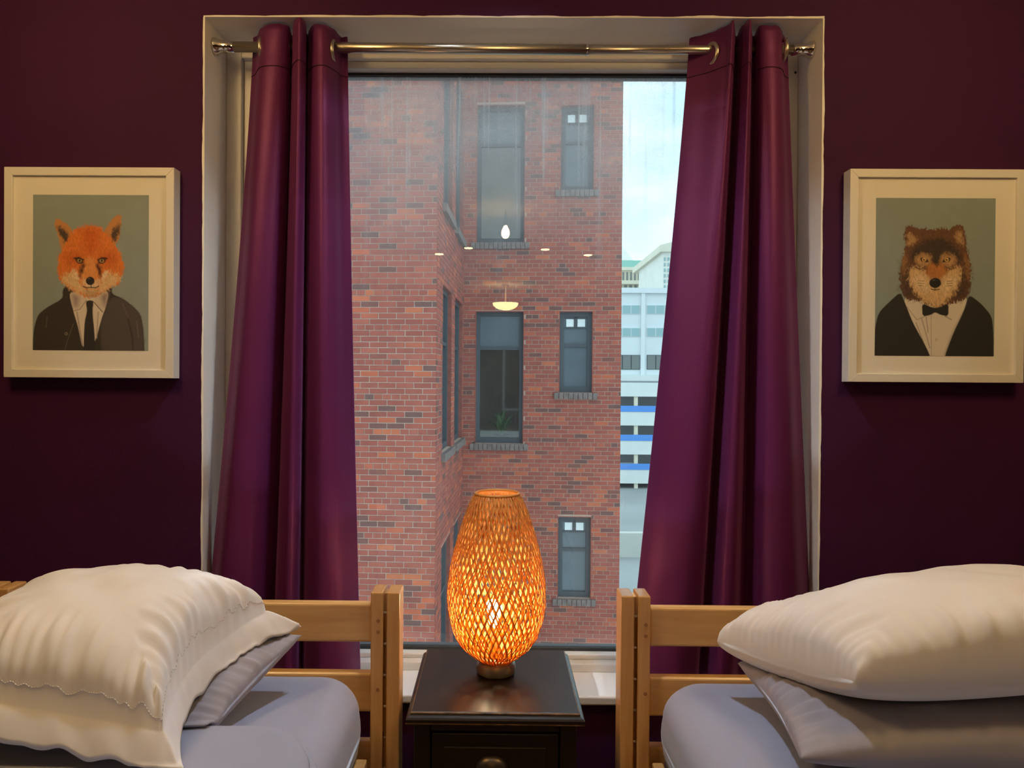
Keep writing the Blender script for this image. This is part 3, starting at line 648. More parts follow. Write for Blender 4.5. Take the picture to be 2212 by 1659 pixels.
# ------------------------------------------------------------------ pillows
from mathutils.bvhtree import BVHTree
def top_of(objs):
    trees = [(BVHTree.FromPolygons([tuple(v.co + o.location) for v in o.data.vertices], [tuple(p.vertices) for p in o.data.polygons])) for o in objs]
    def f(x, y):
        z = -1
        for t_ in trees:
            h_ = t_.ray_cast(Vector((x, y, 3)), Vector((0, 0, -1)))
            if h_[0] is not None: z = max(z, h_[0].z)
        return z
    return f
def pillow(name, label, corners, tt, tb, m, seed, flange=0.0, sag=None, bow=0.03, wr=0.010, pw=0.42, group=None, nu=90, nv=76, skew=(0.5, 0.5), hang=0.0, extra=None, under=None, bowr=0.0, dgw=0.25):
    FLc, FRc, BRc, BLc = [Vector(c) for c in corners]
    def base(u, v):
        p = FLc*(1-u)*(1-v) + FRc*u*(1-v) + BRc*u*v + BLc*(1-u)*v
        c = (FLc+FRc+BRc+BLc)/4
        # edges bow inward between the corners
        e = bow*((4*u*(1-u))*(abs(2*v-1)**3) + (4*v*(1-v))*(abs(2*u-1)**3))
        d = c - p; d.z = 0
        if d.length > 1e-6: p = p + d.normalized()*e
        p.x -= bowr*4*v*(1-v)*u**4
        return p
    def prof(u, v):
        a = (u-flange)/(1-2*flange); b2 = (v-flange)/(1-2*flange)
        a = min(max(a, 0), 1); b2 = min(max(b2, 0), 1)
        a = a**(math.log(0.5)/math.log(skew[0])); b2 = b2**(math.log(0.5)/math.log(skew[1]))
        return max(4*a*(1-a), 0)**pw * max(4*b2*(1-b2), 0)**pw
    vv = []; ff = []; top = {}; bot = {}
    for j in range(nv+1):
        for i in range(nu+1):
            u, v = i/nu, j/nv
            # finer rows near the edge
            u = 0.5 - 0.5*math.cos(math.pi*u)*(0.35) - (0.5-u)*0.65 if True else u
            v = 0.5 - 0.5*math.cos(math.pi*v)*(0.35) - (0.5-v)*0.65 if True else v
            u = (u - (0.5-0.175-0.325))/(0.35+0.65); v = (v - (0.5-0.175-0.325))/(0.35+0.65)
            u = min(max(u, 0), 1); v = min(max(v, 0), 1)
            p = base(u, v); h = prof(u, v)
            ed = min(u, 1-u, v, 1-v)
            em = max(0.0, 1 - max(ed-flange, 0)/0.22)
            w1 = mnoise.noise(Vector((u*5+seed, v*5, 0.2)))*0.010 + mnoise.noise(Vector((u*2.3+seed, v*2.3, 5.2)))*0.014
            # tension folds running in from the edges
            if min(u, 1-u) < min(v, 1-v): fold = mnoise.noise(Vector((v*24+seed*2, u*3.5, 1.0)))
            else: fold = mnoise.noise(Vector((u*30+seed*3, v*3.5, 2.0)))
            infl = 1.0 if ed > flange else 0.25
            w2 = wr*em*fold*infl*(0.35 if (flange and 1-v < min(u, 1-u)) else 1.0)
            dg = (mnoise.noise(Vector(((u+v*.6)*7+seed, (u*.5-v)*3.2, 4.0))) + 0.6*mnoise.noise(Vector(((u-v*.7)*12+seed, (u+v)*5, 6.0))))*wr*dgw
            edge = (i in (0, nu) or j in (0, nv))
            dn = 0.0
            if flange and ed < flange:
                k = (flange-ed)/flange; dn = hang*(1-k**1.3) + 0.012*k*mnoise.noise(Vector((u*11+seed, v*11, 8.0)))
            elif flange: dn = hang
            z = p.z + dn
            if extra: 
                ex = extra(u, v); z += ex
            tz = z + tt*h + (w1+dg)*min(1, h*1.4) + w2*min(1.0, h*2+0.25)
            bz = z - tb*h
            if flange and ed < flange: bz = min(bz, tz-0.003) if not edge else tz
            if under:
                fl_ = under(p.x, p.y) + 0.004
                z = max(z, fl_ + 0.004); bz = max(bz, fl_); tz = max(tz, bz + 0.006)
            top[i, j] = len(vv); vv.append((p.x, p.y, tz if not edge else z))
            if edge: bot[i, j] = top[i, j]
            else:
                bot[i, j] = len(vv); vv.append((p.x, p.y, min(bz, tz-0.003)))
    for j in range(nv):
        for i in range(nu):
            ff.append((top[i,j], top[i+1,j], top[i+1,j+1], top[i,j+1]))
            ff.append((bot[i,j], bot[i,j+1], bot[i+1,j+1], bot[i+1,j]))
    o = mesh_obj(name, vv, ff, m, None, True)
    return tag(o, label, 'pillow', group), top, vv
# folded blanket on the left bed
def blanket():
    x0, x1, y0, y1, z0, th = -1.17, -0.318, -0.12, 1.405, MZ+0.013, 0.034
    n = 24; rad = 0.16
    def ol(ins):
        pts = []
        for (cx, cy, a0) in ((x1-rad, y1-rad, 0), (x0+rad, y1-rad, 90), (x0+rad, y0+rad, 180), (x1-rad, y0+rad, 270)):
            for k in range(n+1):
                q = R(a0 + 90*k/n); pts.append((cx + (rad-ins)*math.cos(q), cy + (rad-ins)*math.sin(q)))
        return pts
    prof = [(0.03, 0.0), (0.006, 0.003), (0.0, 0.010), (0.003, 0.017), (0.012, 0.0195), (0.016, 0.018), (0.014, 0.021), (0.018, 0.028), (0.028, 0.033), (0.05, 0.035), (0.09, 0.036)]
    vv = []; ff = []
    for ins, dz in prof:
        o = ol(ins); npt = len(o)
        for x, y in o:
            dr = -0.020*max(0.0, (x+0.40)/0.08)**1.5 if x > -0.40 else 0
            vv.append((x, y, z0 + dz + dr + 0.004*mnoise.noise(Vector((x*9, y*9, 0.5)))))
    for i in range(len(prof)-1):
        for j in range(npt): ff.append((i*npt+j, i*npt+(j+1)%npt, (i+1)*npt+(j+1)%npt, (i+1)*npt+j))
    last = (len(prof)-1)*npt; cx, cy = (x0+x1)/2, (y0+y1)/2
    for k in range(1, 16):
        f = k/16
        for j in range(npt):
            x, y, z = vv[last+j]
            vv.append((x+(cx-x)*f, y+(cy-y)*f, z*(1-min(1,f*5)) + (z0+0.037)*min(1,f*5) + 0.005*mnoise.noise(Vector((x*7*(1-f), y*4, f*9)))))
        a0 = last+(k-1)*npt
        for j in range(npt): ff.append((a0+j, a0+(j+1)%npt, a0+npt+(j+1)%npt, a0+npt+j))
    ff.append(tuple(last+15*npt+j for j in range(npt))); ff.append(tuple(range(npt-1,-1,-1)))
    o = mesh_obj('folded_blanket', vv, ff, 'grey_sheet', None, True)
    return tag(o, 'grey blanket with rounded seamed edge lying in front of the flanged pillow', 'blanket')
BLANKET = blanket()

# left bed: grey pillow underneath, flanged white pillow on top
gl, _, _ = pillow('bed_pillow', 'grey pillow squeezed under the flanged white pillow', [(-1.14, 1.24, 0.83), tuple(at(446,1592,1.36)), tuple(at(652,1372,1.62)), (-1.06, 1.66, 0.88)],
       0.040, 0.085, 'grey_cotton', 3.0, bow=0.015, wr=0.010, group='pillows on the beds', under=top_of([ML, BLANKET]))
wl = [tuple(at(-270,1568,1.20)), tuple(at(398,1678,1.205)), tuple(at(652,1352,1.63)), tuple(at(30,1345,1.68))]
FLG = 0.072
o, top, vv = pillow('bed_pillow', 'white pillow in a flanged case with stitched hem, slumped over the grey one', wl, 0.142, -0.02, 'white_cotton', 6.0, flange=FLG, bow=0.012, wr=0.026, pw=0.22, group='pillows on the beds', hang=0.05, nu=130, nv=110, skew=(0.62, 0.55), under=top_of([gl, ML, BLANKET]), bowr=0.085)
# stitched hem where the flange begins
def stitches(o, top, vv, nu, nv, fr):
    inv = {k_: vv[i_] for k_, i_ in top.items()}
    def nearest(axis, val):
        n = nu if axis == 0 else nv; best = None
        for i_ in range(n+1):
            u = i_/n; u = 0.5 - 0.5*math.cos(math.pi*u)*0.35 - (0.5-u)*0.65
            if best is None or abs(u-val) < best[0]: best = (abs(u-val), i_)
        return best[1]
    il, ir, jf, jb = nearest(0, fr), nearest(0, 1-fr), nearest(1, fr), nearest(1, 1-fr)
    path = [inv[i_, jf] for i_ in range(il, ir)] + [inv[ir, j_] for j_ in range(jf, jb)] + [inv[i_, jb] for i_ in range(ir, il, -1)]
    mb = MB(); 
    for a, b2 in zip(path[:-1], path[1:]):
        a, b2 = Vector(a), Vector(b2); up = Vector((0.0, -0.0012, 0.0014))
        mb.tube([a.lerp(b2, .1)+up*.3, a.lerp(b2, .45)+up, a.lerp(b2, .8)+up*.3], [0.0004, 0.0009, 0.0004], 5)
    return mb.build('hem_stitching', 'white_cotton', o, True)
stitches(o, top, vv, 130, 110, FLG)
# right bed
gr_, _, _ = pillow('bed_pillow', 'grey pillow beneath the plump plain white pillow', [tuple(at(1728,1640,1.25)), (1.24, 1.22, 0.82), (1.20, 1.66, 0.85), tuple(at(1592,1432,1.63))],
       0.060, 0.062, 'grey_cotton', 12.0, bow=0.02, wr=0.010, pw=0.36, group='pillows on the beds', under=top_of([MR]))
pillow('bed_pillow', 'plump plain white pillow, topmost on the bed beside the wolf portrait', [tuple(at(1850,1474,1.26)), (1.27, 1.22, 1.02), (1.22, 1.66, 0.97), tuple(at(1547,1384,1.64))],
       0.138, 0.085, 'white_cotton', 21.0, bow=0.012, wr=0.016, pw=0.29, group='pillows on the beds', nu=110, nv=90, under=top_of([gr_]))

# ------------------------------------------------------------------ nightstand
NZ = 0.682
nf = 1530*(CAM.z-NZ)/(1541-820); nb = 1530*(CAM.z-NZ)/(1405-820)
nx0 = at(888,1541,nf).x; nx1 = at(1252,1541,nf).x
ns = empty('nightstand', ((nx0+nx1)/2, (nf+nb)/2, 0), 'black wooden nightstand with worn edges between the two beds', 'nightstand')
nsz = NZ
def slab(x0, x1, y0, y1, prof, name, m, parent):
    mb = MB(); vv = []; ff = []
    for ins, z in prof: vv += [(x0+ins, y0+ins, z), (x1-ins, y0+ins, z), (x1-ins, y1, z), (x0+ins, y1, z)]
    for i in range(len(prof)-1):
        for j in range(4): ff.append((i*4+j, i*4+(j+1)%4, i*4+4+(j+1)%4, i*4+4+j))
    ff += [(3,2,1,0), tuple((len(prof)-1)*4+j for j in range(4))]
    return mb.add(vv, ff).build(name, m, parent)
ox = 0.012
tp = slab(nx0-ox, nx1+ox, nf-ox, nb, [(0.010, NZ-0.030), (0.003, NZ-0.027), (0.0, NZ-0.022), (0.0, NZ-0.015), (0.003, NZ-0.011), (0.009, NZ-0.0085), (0.011, NZ-0.006), (0.0115, NZ-0.002), (0.014, NZ)], 'top', 'dark_wood', ns)
slab(nx0-ox-0.0004, nx1+ox+0.0004, nf-ox-0.0004, nb-0.002, [(0.0105, NZ-0.0045), (0.0108, NZ-0.0024), (0.0125, NZ-0.0008)], 'worn_edge', 'worn_edge', tp)
slab(nx0-ox-0.0004, nx1+ox+0.0004, nf-ox-0.0004, nb-0.002, [(0.0015, NZ-0.0265), (0.0, NZ-0.0245), (0.0, NZ-0.0225)], 'worn_edge', 'worn_edge', tp)
bx0, bx1, by0, by1 = nx0+0.006, nx1-0.006, nf+0.006, nb-0.004
MB().bbox(bx0, bx0+0.04, by0, by1, 0, NZ-0.030, 0.003, 2).build('side_panel', 'dark_wood', ns)
MB().bbox(bx1-0.04, bx1, by0, by1, 0, NZ-0.030, 0.003, 2).build('side_panel', 'dark_wood', ns)
MB().box(bx0+0.04, bx1-0.04, by1-0.012, by1, 0.06, NZ-0.030).build('back_panel', 'dark_wood', ns)
MB().bbox(bx0+0.04, bx1-0.04, by0+0.004, by0+0.03, NZ-0.052, NZ-0.030, 0.002, 1).build('front_rail', 'dark_wood', ns)
for k in range(2):
    z1 = NZ - 0.055 - 0.27*k; z0 = z1 - 0.255
    dr = MB().bbox(bx0+0.043, bx1-0.043, by0+0.002, by0+0.022, z0, z1, 0.003, 2).build('drawer_front', 'dark_wood', ns)
    MB().bbox(bx0+0.072, bx1-0.072, by0-0.004, by0+0.004, z0+0.03, z1-0.03, 0.003, 2).build('raised_panel', 'dark_wood', dr)
    # cup pull: half dome, open below
    vv = []; ff = []; cx = at(1062,1640,by0).x; cz = z1 - 0.082; n1, n2 = 20, 8
    for i in range(n2+1):
        q = R(90*i/n2)
        for j in range(n1+1):
            a = R(180*j/n1); vv.append((cx + 0.042*math.cos(a)*math.cos(q), by0-0.004-0.024*math.sin(q), cz + 0.034*math.sin(a)*math.cos(q)))
    for i in range(n2):
        for j in range(n1): ff.append((i*(n1+1)+j, i*(n1+1)+j+1, (i+1)*(n1+1)+j+1, (i+1)*(n1+1)+j))
    o = mesh_obj('cup_pull', vv, ff, 'pull_bronze', dr, True); so = o.modifiers.new('thickness', 'SOLIDIFY'); so.thickness = 0.002

# ------------------------------------------------------------------ woven lamp
LY = 1.925
lc = at(1071.4, 1452, LY); lc.z = NZ
lamp = empty('table_lamp', (lc.x, LY, NZ), 'glowing woven bamboo vase lamp on the black nightstand', 'lamp')
k = LY/F
def py2z(py): return at(1071, py, LY).z
prof_px = [(1066,47),(1074,53),(1090,61),(1106,67.5),(1144,80),(1182,91),(1220,99.5),(1257,105),(1295,106),(1333,102),(1371,89.5),(1394,74),(1409,57),(1420,42),(1428,31)]
zs = np.array([py2z(p) for p, r in prof_px]); rs = np.array([r*k for p, r in prof_px])
def prad(z): return float(np.interp(z, zs[::-1], rs[::-1]))
z_hi, z_lo = zs[0], zs[-1]
MB().lathe([(0.030,0),(0.048,0.0),(0.0525,0.006),(0.0540,0.016),(0.0520,0.027),(0.0460,0.036),(0.036,0.040),(0.030,0.046)], (lc.x, LY, NZ), 48).build('base', 'brass_base', lamp, True)
def weave(name, nst, twist, scale, wid, th, phase, amp):
    mb = MB(); seg = 46
    # arc-length-like spacing so that the curved ends get enough segments
    tz = [z_lo + (z_hi-z_lo)*(0.5-0.5*math.cos(math.pi*i/seg))*0.55 + (z_hi-z_lo)*(i/seg)*0.45 for i in range(seg+1)]
    for dirn in (1, -1):
        for s_ in range(nst):
            vv = []; a0 = 2*math.pi*(s_+phase)/nst
            for i, z in enumerate(tz):
                f = (z-z_lo)/(z_hi-z_lo); r = prad(z)*scale
                cyc = dirn*math.cos(math.pi*(nst*twist*f/math.pi + s_))*amp
                q = a0 + dirn*twist*f; r2 = r + cyc
                wl_ = wid*min(1.0, 0.55 + r*5)
                dq = wl_/2/max(r, 0.02)
                for (e, dr_) in ((-dq, 0), (0, th/2), (dq, 0), (0, -th/2)):
                    vv.append((lc.x + (r2+dr_)*math.cos(q+e), LY + (r2+dr_)*math.sin(q+e), z))
            ff = [(i*4+j, i*4+(j+1)%4, i*4+4+(j+1)%4, i*4+4+j) for i in range(seg) for j in range(4)]
            mb.add(vv, ff)
    return mb.build(name, 'bamboo', lamp, False)
o = weave('woven_shade', 52, 1.6, 1.0, 0.0042, 0.0014, 0.0, 0.0008); o['kind'] = 'stuff'; o['label'] = 'outer layer of diagonal bamboo strips'
o = weave('woven_liner', 42, 1.25, 0.94, 0.0058, 0.0014, 0.37, 0.0008); o['kind'] = 'stuff'; o['label'] = 'inner layer of diagonal bamboo strips'
MB().torus((lc.x, LY, z_hi), (0.0001,0,1), rs[0]-0.001, 0.0042, 56, 8).build('rim', 'bamboo', lamp, True)
mb = MB(); bz = at(1063, 1318, LY).z
mb.lathe([(0.004, -0.036),(0.012,-0.036),(0.013,-0.026),(0.018,-0.014),(0.0225,0.0),(0.0235,0.008),(0.020,0.018),(0.012,0.026),(0.003,0.029)], (lc.x-0.008, LY, bz), 24)
mb.build('bulb', 'bulb_glow', lamp, True)
MB().tube([(lc.x-0.004, LY, NZ+0.045), (lc.x-0.008, LY, bz-0.042)], [0.012, 0.014], 16).build('bulb_holder', 'brass_base', lamp, True)

# ------------------------------------------------------------------ ceiling lamps behind and above the camera (they light the room and mirror in the pane)
def point(name, loc, power, col, rad, parent):
    l = bpy.data.lights.new(name, 'POINT'); l.energy = power; l.color = col; l.shadow_soft_size = rad
    o = bpy.data.objects.new(name, l); C.objects.link(o); o.parent = parent; o.location = Vector(loc) - ORG[parent.name]
    return o
def bowl_lamp(x, y, label, power, r=0.20, zc=None, drop=0.16):
    zc = CEIL - drop
    e = empty('ceiling_lamp', (x, y, zc), label, 'ceiling lamp', 'bowl ceiling lamps')
    pr = [(0.004, -0.55*r)] + [(r*math.sin(R(10*i)), -0.55*r*math.cos(R(10*i))) for i in range(1, 10)]
    MB().lathe(pr, (x, y, zc), 40, True).build('glass_bowl', 'bowl_glow', e, True)
    MB().lathe([(0.06, drop), (0.06, drop-0.02), (0.012, drop-0.03), (0.012, 0.0)], (x, y, zc), 24).build('ceiling_rose', 'lamp_metal', e, True)
    if power: point('bowl_light', (x, y, zc-0.24), power, WARM, 0.10, e)
    return e
LEFT_POWER, REAR_POWER, FILL_POWER = 3.5, 0, 15.0
bowl_lamp(-1.15, 0.95, 'glass bowl ceiling lamp above the left bed', LEFT_POWER)
bowl_lamp(1.30, 0.95, 'glass bowl ceiling lamp above the right bed', LEFT_POWER*0.75)
YV = 11.0; p = at(1092, 655, YV)
bowl_lamp(p.x, 2*YG-YV, 'glass bowl ceiling lamp far behind the camera', REAR_POWER, 0.20, drop=CEIL-p.z)
YV = 6.1; p = at(1092, 500, YV); px_, py_, pz_ = p.x, 2*YG-YV, p.z
e = empty('pendant_bulb', (px_, py_, pz_), 'bare filament bulb hanging on a black cord', 'pendant lamp')
MB().lathe([(0.005,-0.06),(0.022,-0.052),(0.034,-0.03),(0.036,-0.008),(0.028,0.018),(0.016,0.04),(0.012,0.05)], (px_, py_, pz_), 24).build('bulb', 'pendant_glow', e, True)
MB().tube([(px_, py_, pz_+0.05), (px_, py_, pz_+0.10), (px_, py_, CEIL)], [0.016, 0.014, 0.004], 12).build('cord', 'gasket', e, True)
YV = 7.8
for k_, (qx, qy) in enumerate(((949,548),(1012,535),(1178,538),(1270,550))):
    p = at(qx, qy, YV); yy = 2*YG-YV
    s_ = empty('ceiling_spotlight', (p.x, yy, p.z), 'small warm ceiling spotlight, number %s of a row counted from the left wall' % ('one', 'two', 'three', 'four')[k_], 'spotlight', 'row of ceiling spotlights')
    MB().lathe([(0.004,-0.014),(0.045,-0.008),(0.058,0.008)], (p.x, yy, p.z), 20).build('lens', 'spot_glow', s_, True)
    MB().lathe([(0.066,-0.004),(0.066,CEIL-p.z-0.001),(0.060,CEIL-p.z-0.001),(0.060,0.0)], (p.x, yy, p.z), 20).build('housing', 'lamp_metal', s_, True)

# added unseen ceiling light standing in for window daylight (casts the rod's shadow on the frame head)
dx_, dy_ = 0.02, 1.62
e = empty('ceiling_daylight_fill', (dx_, dy_, CEIL), 'added cool white ceiling light standing in for daylight from the window', 'daylight_fill')
MB().lathe([(0.060, CEIL-0.012), (0.075, CEIL-0.010), (0.078, CEIL-0.001), (0.056, CEIL-0.001)], (dx_, dy_, 0), 28).build('trim_ring', 'white_frame', e, True)
al = bpy.data.lights.new('daylight_fill', 'AREA'); al.shape = 'DISK'; al.size = 0.11; al.energy = FILL_POWER; al.color = COOL; al.spread = R(105)
ao = bpy.data.objects.new('daylight_fill', al); C.objects.link(ao); ao.parent = e; ao.location = (0, 0, -0.012)

# ------------------------------------------------------------------ outside: brick building
BA = R(-2.99)
bc = at(942, 820, 8.7)
bld = empty('brick_building', (bc.x, bc.y, 0), 'red brick building with tall slate framed windows close outside the pane', 'building', None, BA, local=True)
ZB, ZT, DEP, UW, UR = -9.5, 6.95, 3.3, -4.6, 2.72
FLO = -9.5
def loc_u(px, w=DEP):
    # local u on the far face for a pixel column
    Mi = Matrix.Rotation(-BA, 3, 'Z')
    d = cam_rot @ Vector(((px-PX)/F, 0, -1)); 
    o_, d_ = Mi @ (CAM - Vector((bc.x, bc.y, 0))), Mi @ d
    t = (w - o_.y)/d_.y; return (o_ + d_*t).x
def loc_z(py, px, w=DEP):
    Mi = Matrix.Rotation(-BA, 3, 'Z'); d = cam_rot @ Vector(((px-PX)/F, -(py-H/2)/F, -1))
    o_, d_ = Mi @ (CAM - Vector((bc.x, bc.y, 0))), Mi @ d
    t = (w - o_.y)/d_.y; return (o_ + d_*t).z
def loc_w(px):
    Mi = Matrix.Rotation(-BA, 3, 'Z'); d = cam_rot @ Vector(((px-PX)/F, 0, -1))
    o_, d_ = Mi @ (CAM - Vector((bc.x, bc.y, 0))), Mi @ d
    t = (0 - o_.x)/d_.x; return (o_ + d_*t).y
UR = loc_u(1341)
# far-face windows (u0, u1, z0, z1)
B = (loc_u(1026), loc_u(1131)); S = (loc_u(1207), loc_u(1280))
far_big = [(B[0], B[1], loc_z(524,1080), loc_z(226,1080)), (B[0], B[1], loc_z(958,1080), loc_z(672,1080)), (B[0], B[1], loc_z(1400,1080), loc_z(1118,1080))]
far_small = [(S[0], S[1], loc_z(411,1243), loc_z(226,1243)), (S[0], S[1], loc_z(848,1243), loc_z(672,1243)), (S[0], S[1], loc_z(1293,1243), loc_z(1116,1243))]
side_rng = [(loc_w(954.5), loc_w(974)), (loc_w(981), loc_w(997.5))]
def wz(py, Y): return at(960, py, Y).z
side_z = [(wz(441,9.27), wz(441,9.27)+2.35), (wz(979,9.27), wz(613,9.27)), (wz(1184,9.27)-2.25, wz(1184,9.27))]
side_w = [(a, b2, z0, z1) for (a, b2) in side_rng for (z0, z1) in side_z]
PL, PH, J = 0.222, 0.0715, 0.011
def courses(u0, u1, z0, z1, holes, seed):
    rnd = random.Random(seed); out = []; n = int((z1-z0)/PH)
    for k in range(n):
        za = z0 + k*PH; zb = za + PH - J
        header = (k % 6 == 0); pl_ = PL/2 if header else PL
        u = u0 - (0 if k % 2 else pl_/2)
        ints = [(u0, u1)]
        for (h0, h1, hz0, hz1) in holes:
            if za < hz1-0.01 and zb > hz0+0.01:
                nw = []
                for a, b2 in ints:
                    if h1 <= a or h0 >= b2: nw.append((a, b2)); continue
                    if h0 > a: nw.append((a, h0))
                    if h1 < b2: nw.append((h1, b2))
                ints = nw
        while u < u1:
            for a, b2 in ints:
                p0, p1 = max(u, a), min(u+pl_-J, b2)
                if p1-p0 > 0.03: out.append((p0, p1, za, zb, rnd.random()*0.004))
            u += pl_
    return out
# mortar walls behind the bricks, pierced by the windows
def pierced(u0, u1, z0, z1, holes, fn):
    us = sorted({u0, u1} | {h[0] for h in holes} | {h[1] for h in holes}); zs_ = sorted({z0, z1} | {h[2] for h in holes} | {h[3] for h in holes})
    mb = MB()
    for a, b2 in zip(us[:-1], us[1:]):
        for c, d_ in zip(zs_[:-1], zs_[1:]):
            m_ = ((a+b2)/2, (c+d_)/2)
            if any(h[0] < m_[0] < h[1] and h[2] < m_[1] < h[3] for h in holes): continue
            fn(mb, a, b2, c, d_)
    return mb
TH = 0.30; PR = 0.005
fh = far_big + far_small
pierced(UW, 0.0, ZB, ZT, [], lambda mb, a, b2, c, d_: mb.box(a, b2, 0.0, TH, c, d_)).build('front_wall', 'mortar', bld)
pierced(TH, DEP, ZB, ZT, side_w, lambda mb, a, b2, c, d_: mb.box(-TH, 0.0, a, b2, c, d_)).build('return_wall', 'mortar', bld)
pierced(0.0, UR, ZB, ZT, fh, lambda mb, a, b2, c, d_: mb.box(a, b2, DEP, DEP+TH, c, d_)).build('rear_wall', 'mortar', bld)
MB().box(UW, 0, TH+1.2, DEP+2.5, ZT-0.3, ZT).box(-TH, UR, DEP+TH, DEP+2.5, ZT-0.3, ZT).build('roof', 'slate_frame', bld)
# bricks
near = courses(UW, 0.0, ZB, ZT, [], 1)
def near_vis(bk):
    cu, cz = (bk[0]+bk[1])/2, (bk[2]+bk[3])/2
    return -1.22 < cu < 0.0 and (bk[1]-bk[0]) > 0.12 and abs(cz-(0.72)) < 1.75
single = [b_ for b_ in near if near_vis(b_)]
single.sort(key=lambda b_: abs((b_[2]+b_[3])/2-0.72)); single = single[:300]; ss = set(single)
protos = {}
for b_ in single:
    key = round(b_[1]-b_[0], 3)
    if key not in protos:
        hw, hh = (b_[1]-b_[0])/2, (PH-J)/2
        me = bpy.data.meshes.new('brick')
        q = MB().bbox(-hw, hw, -PR, 0.02, -hh, hh, 0.003, 1)
        me.from_pydata(q.v, [], q.f); me.update(); me.materials.append(MATS['brick_single']); protos[key] = me
    o = bpy.data.objects.new('brick', protos[key]); C.objects.link(o); o.parent = bld
    o.location = ((b_[0]+b_[1])/2, -b_[4], (b_[2]+b_[3])/2)
def brick_mass(lst, fn, name):
    vv = []; ff = []
    for (a, b2, c, d_, pr) in lst:
        k = len(vv); vv += fn(a, b2, c, d_, PR+pr)
        ff += [(k, k+1, k+2, k+3), (k, k+4, k+5, k+1), (k+1, k+5, k+6, k+2), (k+2, k+6, k+7, k+3), (k+3, k+7, k+4, k)]
    o = mesh_obj(name, vv, ff, 'brick_many', bld); o['kind'] = 'stuff'; return o
fy = lambda w0: (lambda a, b2, c, d_, p: [(a,w0-p,c),(b2,w0-p,c),(b2,w0-p,d_),(a,w0-p,d_),(a,w0+.01,c),(b2,w0+.01,c),(b2,w0+.01,d_),(a,w0+.01,d_)])
fx = lambda a, b2, c, d_, p: [(p,a,c),(p,b2,c),(p,b2,d_),(p,a,d_),(-.01,a,c),(-.01,b2,c),(-.01,b2,d_),(-.01,a,d_)]
brick_mass([b_ for b_ in near if b_ not in ss], fy(0.0), 'front_brickwork')
brick_mass(courses(0.0, DEP, ZB, ZT, side_w, 2), fx, 'return_brickwork')
brick_mass(courses(0.0, UR, ZB, ZT, fh, 3), fy(DEP), 'rear_brickwork')
# windows
def bwindow(u0, u1, z0, z1, kind, rot):
    # local frame of the window: a along the wall, b into the wall
    def T(v): return [((a, DEP+b2, z) if rot == 0 else (-b2, a, z)) for a, b2, z in v]
    def pc(name, boxes, m, par):
        mb = MB(); [mb.box(*q) for q in boxes]; return mesh_obj(name, T(mb.v), mb.f, m, par)
    rec = 0.09 if rot == 0 else 0.05; fwid = 0.075 if kind != 'small' else 0.085
    wn = pc('window_frame', [(u0, u0+fwid, rec, rec+.09, z0, z1), (u1-fwid, u1, rec, rec+.09, z0, z1), (u0+fwid, u1-fwid, rec, rec+.09, z1-fwid, z1), (u0+fwid, u1-fwid, rec, rec+.09, z0, z0+.09)], 'slate_frame', bld)
    pc('brick_reveal', [(u0-.002, u0+.012, -.004, rec, z0, z1), (u1-.012, u1+.002, -.004, rec, z0, z1), (u0+.012, u1-.012, -.004, rec, z1-.012, z1+.002)], 'brick_reveal', wn)
    zm = z0 + (z1-z0)*(0.72 if kind == 'big' else 0.58 if kind == 'small' else 0.66)
    pc('meeting_rail', [(u0+fwid, u1-fwid, rec+.01, rec+.07, zm-.025, zm+.025)], 'slate_frame', wn)
    inner = (u0+fwid, u1-fwid)
    if kind == 'big':
        pc('upper_pane', [(inner[0], inner[1], rec+.045, rec+.05, zm+.025, z1-fwid)], 'blind_pane', wn)
        pc('lower_pane', [(inner[0], inner[1], rec+.045, rec+.05, z0+.09, zm-.025)], 'clear_pane', wn)
        pc('interior', [(u0-.25, u1+.25, 1.75, 1.8, z0-.2, z1), (u0-.40, u0-.25, .29, 1.8, z0-.3, z1+.1), (u1+.25, u1+.40, .29, 1.8, z0-.3, z1+.1), (u0-.4, u1+.4, .29, 1.8, z0-.3, z0-.2), (u0-.4, u1+.4, .29, 1.8, z1, z1+.1)], 'inside_brown', wn)
    else:
        pm = 'blind_pane' if kind == 'small' else 'side_pane'
        pc('upper_pane', [(inner[0], inner[1], rec+.045, rec+.05, zm+.025, z1-fwid)], pm, wn)
        pc('lower_pane', [(inner[0], inner[1], rec+.045, rec+.05, z0+.09, zm-.025)], pm, wn)
    if kind == 'small':
        ww = (u1-u0); zt_ = z1-fwid
        pc('sash_bar', [((u0+u1)/2-.03, (u0+u1)/2+.03, rec+.02, rec+.07, zt_-.19, zt_), (inner[0], inner[1], rec+.02, rec+.06, zt_-.20, zt_-.18), (inner[0], inner[1], rec+.02, rec+.06, zt_-.03, zt_)], 'slate_frame', wn)
        for s_ in (-1, 1):
            c = (u0+u1)/2 + s_*ww*0.165; pc('transom_pane', [(c-.065, c+.065, rec+.035, rec+.044, zt_-.17, zt_-.04)], 'transom_sky_glint', wn)
    # rowlock sill
    bx = []; n = max(5, int((u1-u0+.16)/.075)); st = (u1-u0+.16)/n
    for i in range(n): bx.append((u0-.08+i*st+.005, u0-.08+(i+1)*st-.005, -.06, .09, z0-.11, z0-.004))
    pc('brick_sill', bx, 'dark_sill', wn)
    return wn
for w_ in far_big: bwindow(*w_, 'big', 0)
for w_ in far_small: bwindow(*w_, 'small', 0)
for w_ in side_w: bwindow(*w_, 'side', 1)

